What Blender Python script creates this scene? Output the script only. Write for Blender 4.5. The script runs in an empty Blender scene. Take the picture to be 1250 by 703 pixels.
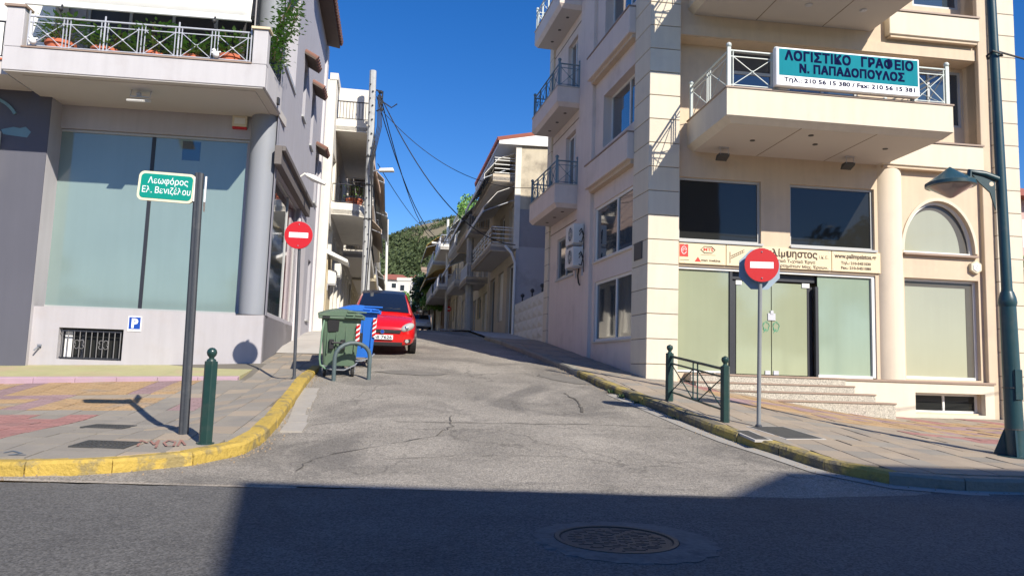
import bpy, bmesh, math, random
from mathutils import Vector, Matrix, Euler
random.seed(7)
SC = bpy.context.scene
COL = SC.collection
# ---------------------------------------------------------------- camera, sky, sun, exposure
CAM_H = 1.2
FPX = 920.0
PIT = math.atan(99/920); ROL = math.radians(1.9)
r0 = Vector((1,0,0)); u0 = Vector((0,-math.sin(PIT),math.cos(PIT))); fw = Vector((0,math.cos(PIT),math.sin(PIT)))
CR = math.cos(ROL)*r0+math.sin(ROL)*u0; CU = -math.sin(ROL)*r0+math.cos(ROL)*u0
cd = bpy.data.cameras.new('camera'); cam = bpy.data.objects.new('camera', cd); COL.objects.link(cam)
cd.sensor_width = 36; cd.lens = FPX/1250*36; cd.clip_end = 4000; cd.clip_start = .05
mm = Matrix.Identity(4)
for i in range(3):
    mm[i][0] = CR[i]; mm[i][1] = CU[i]; mm[i][2] = -fw[i]
mm.translation = Vector((0,0,CAM_H)); cam.matrix_world = mm
SC.camera = cam
SUN_EL = math.radians(36.8); SUN_AZ = math.atan2(.571, -.82)      # azimuth clockwise from +Y
W = bpy.data.worlds.new('World'); SC.world = W; W.use_nodes = True
nt = W.node_tree; bg = nt.nodes['Background']
sky = nt.nodes.new('ShaderNodeTexSky'); sky.sky_type = 'NISHITA'; sky.sun_disc = False
sky.sun_elevation = SUN_EL; sky.sun_rotation = SUN_AZ; sky.altitude = 200; sky.air_density = 1.0; sky.dust_density = 0.1; sky.ozone_density = 4.0
hsv = nt.nodes.new('ShaderNodeHueSaturation'); hsv.inputs['Saturation'].default_value = 1.33; hsv.inputs['Hue'].default_value = .512; nt.links.new(sky.outputs[0], hsv.inputs['Color']); nt.links.new(hsv.outputs[0], bg.inputs[0]); bg.inputs[1].default_value = 0.10
sd = bpy.data.lights.new('sun', 'SUN'); sd.energy = 4.7; sd.angle = math.radians(.53); sd.color = (1, .925, .80)
so = bpy.data.objects.new('sun', sd); COL.objects.link(so)
sdir = Vector((math.sin(SUN_AZ)*math.cos(SUN_EL), math.cos(SUN_AZ)*math.cos(SUN_EL), math.sin(SUN_EL)))
so.rotation_euler = sdir.to_track_quat('Z', 'Y').to_euler(); so.location = (20, -20, 30)
SC.view_settings.view_transform = 'Standard'; SC.view_settings.look = 'None'
SC.view_settings.exposure = 0.62; SC.view_settings.gamma = 1

# ---------------------------------------------------------------- materials
MATS = {}
def mk(name, col, rough=.8, var=.12, scale=2.5, bump=.15, bscale=60, streak=0, metal=0, coat=0, rand=0, spec=.5, fine=.06, stain=None, stain_amt=0, stain_scale=1.2, trans=0, bdist=.01, slo=.52, shi=.68):
    m = bpy.data.materials.new(name); m.use_nodes = True; t = m.node_tree; N = t.nodes; Lk = t.links
    b = N['Principled BSDF']; tc = N.new('ShaderNodeTexCoord')
    b.inputs['Roughness'].default_value = rough; b.inputs['Metallic'].default_value = metal
    b.inputs['Coat Weight'].default_value = coat; b.inputs['Specular IOR Level'].default_value = spec
    if coat: b.inputs['Coat Roughness'].default_value = .05
    geo = N.new('ShaderNodeNewGeometry')
    def noise(sc, det=5, vec=None, rg=.55):
        n = N.new('ShaderNodeTexNoise'); n.inputs['Scale'].default_value = sc; n.inputs['Detail'].default_value = det; n.inputs['Roughness'].default_value = rg
        Lk.new(vec if vec else geo.outputs['Position'], n.inputs['Vector']); return n.outputs['Fac']
    def math_(op, a, bb, cl=False):
        n = N.new('ShaderNodeMath'); n.operation = op; n.use_clamp = cl
        for i, v in enumerate((a, bb)):
            if v is None: continue
            if isinstance(v, (int, float)): n.inputs[i].default_value = v
            else: Lk.new(v, n.inputs[i])
        return n.outputs[0]
    f = None
    def add(fac, amt):
        nonlocal f
        v = math_('MULTIPLY', math_('SUBTRACT', fac, .5), amt*2)
        f = v if f is None else math_('ADD', f, v)
    if var: add(noise(scale), var)
    if fine: add(noise(bscale*.8, 2), fine)
    if streak:
        mp = N.new('ShaderNodeMapping'); mp.inputs['Scale'].default_value = (3, 3, .22); Lk.new(geo.outputs['Position'], mp.inputs['Vector'])
        add(noise(2.2, 6, mp.outputs[0]), streak)
    if rand:
        oi = N.new('ShaderNodeObjectInfo'); add(oi.outputs['Random'], rand)
    base = None
    if f is not None:
        f = math_('ADD', f, 1.0)
        vm = N.new('ShaderNodeVectorMath'); vm.operation = 'SCALE'; vm.inputs[0].default_value = col; Lk.new(f, vm.inputs['Scale']); base = vm.outputs[0]
    if stain:
        mr = N.new('ShaderNodeMapRange'); mr.inputs[1].default_value = slo; mr.inputs[2].default_value = shi
        Lk.new(noise(stain_scale, 8, None, .65), mr.inputs[0])
        k = math_('MULTIPLY', mr.outputs[0], stain_amt, True)
        mx = N.new('ShaderNodeMix'); mx.data_type = 'RGBA'; Lk.new(k, mx.inputs[0])
        if base: Lk.new(base, mx.inputs[6])
        else: mx.inputs[6].default_value = (*col, 1)
        mx.inputs[7].default_value = (*stain, 1); base = mx.outputs[2]
    if base: Lk.new(base, b.inputs['Base Color'])
    else: b.inputs['Base Color'].default_value = (*col, 1)
    if bump:
        bp = N.new('ShaderNodeBump'); bp.inputs['Strength'].default_value = bump; bp.inputs['Distance'].default_value = bdist
        Lk.new(noise(bscale, 4), bp.inputs['Height']); Lk.new(bp.outputs[0], b.inputs['Normal'])
    MATS[name] = m
    return m
def glass(name, col=(.02,.025,.03), rough=.03, spec=.9, wav=.0):
    m = mk(name, col, rough, .10 if max(col) > .2 else 0, .7, 0, 60, streak=.05 if max(col) > .2 else 0, fine=0, spec=spec, coat=.6)
    N = m.node_tree.nodes; Lk = m.node_tree.links; b = N['Principled BSDF']
    b.inputs['IOR'].default_value = 1.6
    if wav:
        geo = N.new('ShaderNodeNewGeometry'); n = N.new('ShaderNodeTexNoise'); n.inputs['Scale'].default_value = .9; n.inputs['Detail'].default_value = 1
        Lk.new(geo.outputs['Position'], n.inputs['Vector']); bp = N.new('ShaderNodeBump'); bp.inputs['Strength'].default_value = wav; bp.inputs['Distance'].default_value = .05
        Lk.new(n.outputs['Fac'], bp.inputs['Height']); Lk.new(bp.outputs[0], b.inputs['Normal']); Lk.new(bp.outputs[0], b.inputs['Coat Normal'])
    return m
peach = mk('peach_render', (.57,.46,.34), .9, .07, 1.2, .25, 120, streak=.12, stain=(.42,.35,.28), stain_amt=.45)
cream = mk('cream_render', (.64,.57,.455), .9, .05, 1.2, .25, 120, streak=.10, rand=.04, stain=(.5,.45,.38), stain_amt=.4)
joint = mk('dark_joint', (.22,.18,.14), .95)
pinkside = mk('pale_pink_render', (.66,.57,.51), .9, .06, 1.0, .25, 120, streak=.08, stain=(.40,.34,.30), stain_amt=.3)
lav = mk('lavender_render', (.385,.38,.42), .9, .07, .8, .2, 110, streak=.12, stain=(.36,.33,.34), stain_amt=.25)
lavpl = mk('lavender_plinth', (.41,.395,.415), .9, .07, 1.1, .2, 110, streak=.12, stain=(.38,.34,.33), stain_amt=.4)
slate = mk('slate_grey_render', (.095,.097,.122), .85, .08, .9, .2, 110, streak=.08)
soffitm = mk('soffit_render', (.52,.49,.46), .9, .04, 1, .15, 100)
colm = mk('pale_column_paint', (.235,.25,.28), .65, .05, 1, .08, 90, streak=.06)
awn = mk('white_awning_fabric', (.78,.77,.72), .85, .04, 1.5, .1, 200)
greymet = mk('grey_rail_metal', (.50,.51,.55), .45, .08, 8, .05, 80, metal=.2)
darkmet = mk('dark_green_metal', (.010,.040,.036), .42, .15, 6, .05, 90, coat=.2, stain=(.06,.07,.06), stain_amt=.3, stain_scale=9)
teal = mk('teal_rail_metal', (.13,.20,.23), .45, .12, 8, .05, 80, coat=.1)
palegreen = mk('pale_rail_metal', (.50,.55,.52), .45, .08, 8, .05, 80)
blackmet = mk('black_metal', (.025,.027,.035), .45, .15, 8, .05, 80)
greypole = mk('grey_pole_paint', (.045,.05,.06), .5, .15, 6, .08, 80, stain=(.12,.12,.12), stain_amt=.3, stain_scale=7)
lampm = mk('lamp_post_green', (.014,.05,.062), .4, .2, 4, .06, 60, coat=.25, stain=(.05,.07,.08), stain_amt=.35, stain_scale=5)
galv = mk('galvanised_steel', (.35,.37,.40), .45, .1, 12, .05, 80, metal=.6)
signback = mk('sign_back_grey_blue', (.30,.38,.47), .5, .06, 6, .03, 60, metal=.1)
redsign = mk('red_sign_paint', (.50,.005,.010), .45, .04, 4, 0, 60, coat=.05)
whitep = mk('white_paint', (.80,.80,.80), .45, .04, 5, .03, 60, coat=.1)
whiteframe = mk('white_window_frame', (.72,.72,.70), .4, .05, 4, .02, 60)
greyframe = mk('grey_window_frame', (.42,.43,.43), .4, .05, 4, .02, 60)
greensign = mk('green_sign_paint', (.0,.27,.20), .45, .05, 4, 0, 60, coat=.3)
creamedge = mk('cream_sign_edge', (.80,.74,.52), .5, .05, 4, 0, 60)
terra = mk('terracotta', (.50,.14,.07), .85, .12, 6, .15, 60)
rooftile = mk('roof_tile', (.20,.10,.075), .9, .25, 3, .25, 50, rand=.15)
rooftile_red = mk('red_roof_tile', (.28,.09,.06), .9, .2, 3, .2, 50, rand=.1)
leaf = mk('leaf_green', (.14,.29,.055), .6, .35, 6, 0, 60)
leafd = mk('leaf_dark', (.035,.075,.022), .65, .4, 1.2, 0, 60)
pine = mk('pine_green', (.060,.085,.030), .8, .4, .25, 0, 60)
barkm = mk('bark', (.12,.08,.05), .95, .2, 6, .4, 30)
glassd = glass('dark_window_glass', (.020,.021,.020), .03, .45, wav=.05); glassd.node_tree.nodes['Principled BSDF'].inputs['Coat Weight'].default_value = .1; glassd.node_tree.nodes['Principled BSDF'].inputs['IOR'].default_value = 1.45
glassb = glass('blue_grey_window_glass', (.03,.05,.07), .03, wav=.06)
film_a = glass('pale_green_covered_glass', (.30,.33,.225), .08, .5)
film_b = glass('mint_covered_glass', (.26,.33,.26), .08, .5)
film_c = glass('cream_blind_behind_glass', (.35,.35,.255), .08, .5)
film_l = glass('blue_green_covered_glass', (.20,.27,.26), .07, .6)
redcurt = glass('red_curtain_behind_glass', (.16,.03,.04), .05, .7)
conc = mk('pale_concrete', (.42,.40,.37), .9, .12, 2, .3, 50, stain=(.25,.23,.21), stain_amt=.4)
polec = mk('concrete_pole', (.42,.43,.43), .9, .1, 3, .25, 50, stain=(.22,.22,.22), stain_amt=.4, stain_scale=5)
granite = mk('speckled_granite', (.40,.37,.31), .6, .06, 3, .1, 55, fine=1.2)
granite_top = mk('brown_marble_tread', (.30,.22,.17), .55, .12, 4, .1, 80)
pinkbrick = mk('pink_paving', (.37,.18,.16), .9, .1, 2.2, .5, 45, rand=.12, fine=.2, stain=(.27,.20,.18), stain_amt=.85)
orangebrick = mk('ochre_paving', (.44,.29,.15), .9, .1, 2.2, .5, 45, rand=.08, fine=.15, stain=(.33,.27,.21), stain_amt=.95)
greybrick = mk('grey_paving', (.25,.225,.19), .9, .08, 2.2, .4, 60, rand=.08, fine=.12, stain=(.20,.185,.165), stain_amt=.9)
warmbrick = mk('warm_grey_paving', (.305,.25,.19), .9, .08, 2.2, .4, 60, rand=.08, fine=.12, stain=(.25,.215,.18), stain_amt=.9)
def add_brick(m, bw, bh, jc=.55, ang=.12):
    t = m.node_tree; N = t.nodes; Lk = t.links; b = N['Principled BSDF']; geo = N.new('ShaderNodeNewGeometry'); mp = N.new('ShaderNodeMapping'); mp.inputs['Rotation'].default_value = (0,0,-ang); Lk.new(geo.outputs['Position'], mp.inputs['Vector'])
    br = N.new('ShaderNodeTexBrick'); br.inputs['Scale'].default_value = 1; br.inputs['Brick Width'].default_value = bw; br.inputs['Row Height'].default_value = bh; br.inputs['Mortar Size'].default_value = .007; br.inputs['Color1'].default_value = (1,1,1,1); br.inputs['Color2'].default_value = (.82,.82,.82,1); br.inputs['Mortar'].default_value = (jc,jc,jc,1); Lk.new(mp.outputs[0], br.inputs['Vector'])
    src = b.inputs['Base Color'].links[0].from_socket; mx = N.new('ShaderNodeMix'); mx.data_type = 'RGBA'; mx.blend_type = 'MULTIPLY'; mx.inputs[0].default_value = 1; Lk.new(src, mx.inputs[6]); Lk.new(br.outputs['Color'], mx.inputs[7]); Lk.new(mx.outputs[2], b.inputs['Base Color'])
mauve = mk('mauve_paving', (.33,.22,.22), .9, .1, 2.2, .4, 60, rand=.08, fine=.12)
add_brick(pinkbrick,.2,.1); add_brick(orangebrick,.2,.1); add_brick(mauve,.2,.1)
limebrick = mk('lime_painted_paving', (.37,.35,.18), .9, .15, 2, .4, 60, fine=.15, stain=(.42,.32,.21), stain_amt=.95, stain_scale=1.6)
lilac = mk('lilac_painted_kerb', (.40,.28,.33), .9, .15, 3, .3, 60, stain=(.36,.33,.32), stain_amt=.7)
mortar = mk('sandy_mortar', (.15,.135,.11), .95, .15, 3, .4, 60)
yellowk = mk('worn_yellow_paint', (.43,.30,.06), .8, .16, 2.5, .7, 22, rand=.06, fine=.2, stain=(.20,.165,.09), stain_amt=.75, stain_scale=3.2, bdist=.03, slo=.51, shi=.58)
yellowk2 = mk('very_worn_yellow_paint', (.38,.29,.08), .85, .12, 3, .6, 25, rand=.06, fine=.15, stain=(.13,.115,.085), stain_amt=1.0, stain_scale=2.2, bdist=.03, slo=.44, shi=.56)
greyk = mk('dirty_kerb_stone', (.26,.245,.20), .9, .12, 3, .6, 25, rand=.1, fine=.15, stain=(.15,.14,.12), stain_amt=.9, stain_scale=2.6, bdist=.02)
steelg = mk('cast_iron', (.085,.085,.085), .6, .15, 8, .3, 70, metal=.5)
carred = mk('red_car_paint', (.55,.006,.006), .25, .03, 3, 0, 60, coat=1.0)
blackpl = mk('black_plastic', (.018,.018,.02), .5, .1, 8, .05, 80)
tyre = mk('rubber', (.02,.02,.02), .85, .1, 10, .1, 60)
bingreen = mk('green_bin_plastic', (.095,.15,.10), .5, .1, 3, .1, 60, stain=(.16,.19,.13), stain_amt=.4, stain_scale=4)
binblue = mk('blue_bin_plastic', (.015,.13,.52), .45, .08, 3, .08, 60)
winac = mk('white_metal_casing', (.66,.65,.61), .5, .08, 4, .03, 60)
beige_pl = mk('beige_plastic', (.60,.54,.40), .5, .06, 4, .03, 60)
hoopm = mk('grey_green_hoop_paint', (.07,.10,.105), .5, .2, 6, .08, 60, stain=(.20,.21,.20), stain_amt=.35, stain_scale=9)
navy = mk('navy_print', (.006,.009,.05), .95, 0, 1, 0, fine=0, spec=.05)
ink = mk('black_print', (.03,.03,.035), .5, 0, 1, 0, fine=0)
brownink = mk('grey_brown_print', (.09,.07,.06), .95, 0, 1, 0, fine=0, spec=.05)
redink = mk('red_print', (.55,.03,.02), .5, 0, 1, 0, fine=0)
cyanb = mk('turquoise_sign_face', (.008,.20,.25), .85, .08, 3, 0, 60, streak=.2, spec=.15)
creamb = mk('cream_sign_face', (.68,.57,.38), .45, .05, 3, 0, 60, coat=.2)
bluep = mk('blue_sign_paint', (.01,.06,.35), .4, .03, 3, 0, 60)
cable = mk('black_cable', (.015,.015,.018), .6, 0, 1, 0, fine=0)
headg = glass('headlight_glass', (.42,.42,.40), .06, .8)
chrome = mk('chrome', (.6,.6,.6), .15, 0, 1, 0, fine=0, metal=1)

def asphalt(name, base, light, dark, crack=.6, scale=1.0, aggr=.25):
    m = bpy.data.materials.new(name); m.use_nodes = True; t = m.node_tree; N = t.nodes; Lk = t.links; b = N['Principled BSDF']
    geo = N.new('ShaderNodeNewGeometry'); P = geo.outputs['Position']
    def noise(sc, det=6, rg=.6, vec=P, dist=0):
        n = N.new('ShaderNodeTexNoise'); n.inputs['Scale'].default_value = sc; n.inputs['Detail'].default_value = det; n.inputs['Roughness'].default_value = rg; n.inputs['Distortion'].default_value = dist
        Lk.new(vec, n.inputs['Vector']); return n
    def ramp(v, a, bb):
        r = N.new('ShaderNodeMapRange'); r.inputs[1].default_value = a; r.inputs[2].default_value = bb; Lk.new(v, r.inputs[0]); return r.outputs[0]
    def mix(fac, a, bb, op='MIX'):
        x = N.new('ShaderNodeMix'); x.data_type = 'RGBA'; x.blend_type = op
        if isinstance(fac, float): x.inputs[0].default_value = fac
        else: Lk.new(fac, x.inputs[0])
        for i, v in ((6, a), (7, bb)):
            if isinstance(v, tuple): x.inputs[i].default_value = (*v, 1)
            else: Lk.new(v, x.inputs[i])
        return x.outputs[2]
    def mul(a, k):
        x = N.new('ShaderNodeMath'); x.operation = 'MULTIPLY'; x.use_clamp = True; Lk.new(a, x.inputs[0])
        if isinstance(k, float): x.inputs[1].default_value = k
        else: Lk.new(k, x.inputs[1])
        return x.outputs[0]
    c = mix(ramp(noise(.55*scale, 6, .6, dist=.6).outputs['Fac'], .38, .66), base, light)
    c = mix(mul(ramp(noise(.33*scale, 7, .65, dist=1.2).outputs['Fac'], .52, .64), .75), c, dark)
    c = mix(mul(ramp(noise(3.1, 6, .7).outputs['Fac'], .55, .75), .35), c, dark)
    vo = N.new('ShaderNodeTexVoronoi'); vo.inputs['Scale'].default_value = 75; Lk.new(P, vo.inputs['Vector'])
    hs = N.new('ShaderNodeRGBToBW'); Lk.new(vo.outputs['Color'], hs.inputs[0])
    sp = ramp(hs.outputs[0], .2, .8)
    spc = mix(sp, (1-aggr, 1-aggr, 1-aggr), (1+aggr, 1+aggr, 1+aggr))
    n2 = noise(22, 4, .7); sc2 = mix(ramp(n2.outputs['Fac'], .3, .7), (.86,.86,.86), (1.12,1.12,1.12))
    c = mix(1.0, c, spc, 'MULTIPLY'); c = mix(1.0, c, sc2, 'MULTIPLY')
    # cracks: thin lines of a distorted large voronoi, only in some places
    nd = noise(1.3, 4, .6); av = N.new('ShaderNodeVectorMath'); av.operation = 'MULTIPLY_ADD'; Lk.new(nd.outputs['Color'], av.inputs[0]); av.inputs[1].default_value = (1.1,1.1,1.1); Lk.new(P, av.inputs[2])
    vc = N.new('ShaderNodeTexVoronoi'); vc.feature = 'DISTANCE_TO_EDGE'; vc.inputs['Scale'].default_value = .42; Lk.new(av.outputs[0], vc.inputs['Vector'])
    cr = ramp(vc.outputs['Distance'], .011, .002)
    msk = ramp(noise(.6, 3, .5).outputs['Fac'], .42, .55)
    cm = mul(mul(cr, msk), crack)
    c = mix(cm, c, (dark[0]*.35, dark[1]*.35, dark[2]*.35))
    Lk.new(c, b.inputs['Base Color']); b.inputs['Roughness'].default_value = .88; b.inputs['Specular IOR Level'].default_value = .3
    bp = N.new('ShaderNodeBump'); bp.inputs['Strength'].default_value = .7; bp.inputs['Distance'].default_value = .006
    bp2 = N.new('ShaderNodeBump'); bp2.inputs['Strength'].default_value = .35; bp2.inputs['Distance'].default_value = .05
    Lk.new(noise(6, 5, .6).outputs['Fac'], bp2.inputs['Height']); Lk.new(bp2.outputs[0], bp.inputs['Normal'])
    Lk.new(vo.outputs['Distance'], bp.inputs['Height']); Lk.new(bp.outputs[0], b.inputs['Normal'])
    return m
asph_old = asphalt('old_weathered_asphalt', (.212,.194,.168), (.305,.278,.24), (.135,.125,.112), .45, 1.0, .32)
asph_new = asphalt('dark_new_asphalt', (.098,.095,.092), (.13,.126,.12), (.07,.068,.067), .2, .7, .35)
asph_edge = asphalt('sandy_gutter_asphalt', (.30,.265,.22), (.38,.34,.29), (.21,.185,.155), .5)

# ---------------------------------------------------------------- helpers
class MB:
    def __init__(s): s.v = []; s.f = []
    def add(s, vs, fs):
        o = len(s.v); s.v += [tuple(v) for v in vs]; s.f += [tuple(i+o for i in f) for f in fs]; return s
    def hexa(s, p):   # 8 points: bottom 4 then top 4
        return s.add(p, [(3,2,1,0),(4,5,6,7),(0,1,5,4),(1,2,6,5),(2,3,7,6),(3,0,4,7)])
    def box(s, x0,x1,y0,y1,z0,z1):
        return s.hexa([(x0,y0,z0),(x1,y0,z0),(x1,y1,z0),(x0,y1,z0),(x0,y0,z1),(x1,y0,z1),(x1,y1,z1),(x0,y1,z1)])
    def fbox(s, F, u0,u1,d0,d1,z0,z1):
        return s.hexa([F.w(u0,z0,d1),F.w(u1,z0,d1),F.w(u1,z0,d0),F.w(u0,z0,d0),F.w(u0,z1,d1),F.w(u1,z1,d1),F.w(u1,z1,d0),F.w(u0,z1,d0)])
    def prism(s, pts, z0, z1):
        n = len(pts); vs = [(p[0],p[1],z0) for p in pts]+[(p[0],p[1],z1) for p in pts]
        return s.add(vs, [tuple(range(n-1,-1,-1)), tuple(range(n,2*n))]+[(i,(i+1)%n,n+(i+1)%n,n+i) for i in range(n)])
    def tube(s, pts, r, n=6, cap=True):
        pts = [Vector(p) for p in pts]; rs = r if isinstance(r, (list, tuple)) else [r]*len(pts)
        rings = []; up = None
        for i, p in enumerate(pts):
            t = (pts[min(i+1,len(pts)-1)]-pts[max(i-1,0)]).normalized()
            if up is None:
                up = Vector((0,0,1)) if abs(t.z) < .9 else Vector((1,0,0))
            a = t.cross(up).normalized(); b2 = a.cross(t).normalized(); up = b2
            rings.append([p+(a*math.cos(2*math.pi*k/n+math.pi/n)+b2*math.sin(2*math.pi*k/n+math.pi/n))*rs[i] for k in range(n)])
        vs = [v for R in rings for v in R]; fs = []
        for i in range(len(pts)-1):
            for k in range(n): fs.append((i*n+k, i*n+(k+1)%n, (i+1)*n+(k+1)%n, (i+1)*n+k))
        if cap: fs += [tuple(range(n-1,-1,-1)), tuple(range((len(pts)-1)*n, len(pts)*n))]
        return s.add(vs, fs)
    def lathe(s, prof, c=(0,0,0), n=20):
        vs = []; fs = []
        for (r, z) in prof:
            for k in range(n):
                a = 2*math.pi*k/n; vs.append((c[0]+r*math.cos(a), c[1]+r*math.sin(a), c[2]+z))
        for i in range(len(prof)-1):
            for k in range(n): fs.append((i*n+k, i*n+(k+1)%n, (i+1)*n+(k+1)%n, (i+1)*n+k))
        fs += [tuple(range(n-1,-1,-1)), tuple(range((len(prof)-1)*n, len(prof)*n))]
        return s.add(vs, fs)
    def ball(s, c, r, n=12, m=8):
        return s.lathe([(max(.001,r*math.sin(math.pi*i/m)), -r*math.cos(math.pi*i/m)) for i in range(m+1)], c, n)
class Fr:
    def __init__(s, o, u, side):
        s.o = Vector((o[0],o[1],0)); s.u = Vector((u[0],u[1],0)).normalized(); s.n = Vector((s.u.y,-s.u.x,0))*side
    def w(s, u, z, d=0):
        p = s.o+s.u*u+s.n*d; return (p.x,p.y,z)
def root_loc(o):
    v = Vector((0,0,0))
    while o: v += o.location; o = o.parent
    return v
def make(name, mb, m, parent=None, bev=0, smooth=False, local=False):
    me = bpy.data.meshes.new(name)
    vs = mb.v
    if parent and not local:
        L0 = root_loc(parent); vs = [(v[0]-L0.x, v[1]-L0.y, v[2]-L0.z) for v in vs]
    me.from_pydata(vs, [], mb.f)
    bm = bmesh.new(); bm.from_mesh(me); bmesh.ops.recalc_face_normals(bm, faces=bm.faces); bm.to_mesh(me); bm.free()
    me.materials.append(m)
    o = bpy.data.objects.new(name, me); COL.objects.link(o); o.parent = parent
    if smooth:
        me.polygons.foreach_set('use_smooth', [True]*len(me.polygons))
        md = o.modifiers.new('es', 'EDGE_SPLIT'); md.split_angle = math.radians(38)
    if bev:
        md = o.modifiers.new('bev', 'BEVEL'); md.width = bev; md.segments = 1 if bev < .02 else 2; md.limit_method = 'ANGLE'; md.angle_limit = math.radians(40)
    return o
def part(name, mb, m, parent, bev=0, smooth=False, local=False, label=None):
    o = make(name, mb, m, parent, bev, smooth, local)
    if label: o['label'] = label
    return o
def tag(o, label, cat, group=None, kind=None):
    o['label'] = label; o['category'] = cat
    if group: o['group'] = group
    if kind: o['kind'] = kind
    return o
def thing(name, label, cat, loc=(0,0,0), rz=0, group=None, rot=None):
    o = bpy.data.objects.new(name, None); COL.objects.link(o); o.location = loc; o.empty_display_size = .2
    o.rotation_euler = rot if rot else (0,0,rz)
    return tag(o, label, cat, group)
def struct(name, label, parent=None):
    o = bpy.data.objects.new(name, None); COL.objects.link(o); o['kind'] = 'structure'; o['label'] = label; o.parent = parent; return o
def copy_tree(o, parent=None):
    c = o.copy(); COL.objects.link(c); c.parent = parent
    for ch in [x for x in list(COL.objects) if x.parent == o]: copy_tree(ch, c)
    return c
def smoothstep(a, b, x):
    t = min(1, max(0, (x-a)/(b-a))); return t*t*(3-2*t)
def lerpt(tab, x):
    if x <= tab[0][0]: return tab[0][1]
    for (a,b),(c,d) in zip(tab, tab[1:]):
        if x <= c: return b+(d-b)*(x-a)/(c-a)
    return tab[-1][1]
T1 = [(-50,0),(7.2,0),(9,.13),(16,.93),(25,2.0),(32,2.6),(45,3.27),(60,4.12),(80,5.05),(95,5.5),(120,5.6),(600,5.6)]
T2 = [(-50,0),(8.2,0),(9.2,.06),(17.6,.30),(40,.9),(130,4),(600,5)]
def g(X, Y):
    w = smoothstep(2.6, 9.0, X)
    z = lerpt(T1, Y)*(1-w)+lerpt(T2, Y)*w
    z += .12*smoothstep(12,17,Y)*(1-smoothstep(-3,0,X))*(1-smoothstep(30,45,Y))
    z -= .04*min(12, max(0, -X-5.6))*smoothstep(9,15,Y)
    z -= .16*smoothstep(8.6,11,Y)*(1-smoothstep(15.0,16.6,Y))*(1-smoothstep(-4.9,-3.7,X))
    return z
def kh(X, Y): return .13-.12*smoothstep(14,17,Y) if X < -1 else .13
def pray(x, y): return fw+CR*((x-625)/FPX)-CU*((y-351.5)/FPX)
def at(x, y, Y):
    r = pray(x, y); return Vector((0,0,CAM_H))+r*(Y/r.y)
def ground(x, y, off=0.):
    r = pray(x, y); C = Vector((0,0,CAM_H)); t = 3.
    while t < 200:
        p = C+r*t
        if p.z-g(p.x,p.y)-off < 0:
            a, b = t-.06*max(1,t/20), t
            for _ in range(25):
                m = (a+b)/2; p = C+r*m
                if p.z-g(p.x,p.y)-off < 0: b = m
                else: a = m
            return C+r*a
        t += .05*max(1, t/20)
def clip(poly, a, b):
    # keep the part of poly left of the line a->b
    out = []; n = len(poly)
    def sd(p): return (b[0]-a[0])*(p[1]-a[1])-(b[1]-a[1])*(p[0]-a[0])
    for i in range(n):
        p, q = poly[i], poly[(i+1)%n]; sp, sq = sd(p), sd(q)
        if sp >= 0: out.append(p)
        if (sp >= 0) != (sq >= 0):
            t = sp/(sp-sq); out.append((p[0]+(q[0]-p[0])*t, p[1]+(q[1]-p[1])*t))
    return out
def clip_rect(poly, rect):
    for i in range(4):
        poly = clip(poly, rect[i], rect[(i+1)%4])
        if len(poly) < 3: return []
    return poly
def area(p): return .5*sum(p[i][0]*p[(i+1)%len(p)][1]-p[(i+1)%len(p)][0]*p[i][1] for i in range(len(p)))
def drape(poly, off, step=.5):
    mb = MB(); xs = [p[0] for p in poly]; ys = [p[1] for p in poly]
    # columns first so that concave outlines stay valid
    me = bmesh.new(); vs = [me.verts.new((p[0],p[1],0)) for p in poly]; me.faces.new(vs)
    x = math.floor(min(xs)/step)*step
    while x < max(xs):
        bmesh.ops.bisect_plane(me, geom=me.verts[:]+me.edges[:]+me.faces[:], plane_co=(x,0,0), plane_no=(1,0,0)); x += step
    y = math.floor(min(ys)/step)*step
    while y < max(ys):
        bmesh.ops.bisect_plane(me, geom=me.verts[:]+me.edges[:]+me.faces[:], plane_co=(0,y,0), plane_no=(0,1,0)); y += step
    bmesh.ops.triangulate(me, faces=me.faces[:])
    me.verts.ensure_lookup_table(); me.verts.index_update()
    mb.v = [(v.co.x, v.co.y, (g(v.co.x,v.co.y)+(off(v.co.x,v.co.y) if callable(off) else off))) for v in me.verts]
    for f in me.faces:
        ids = [v.index for v in f.verts]
        mb.f.append(tuple(ids))
    me.free(); return mb
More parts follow.
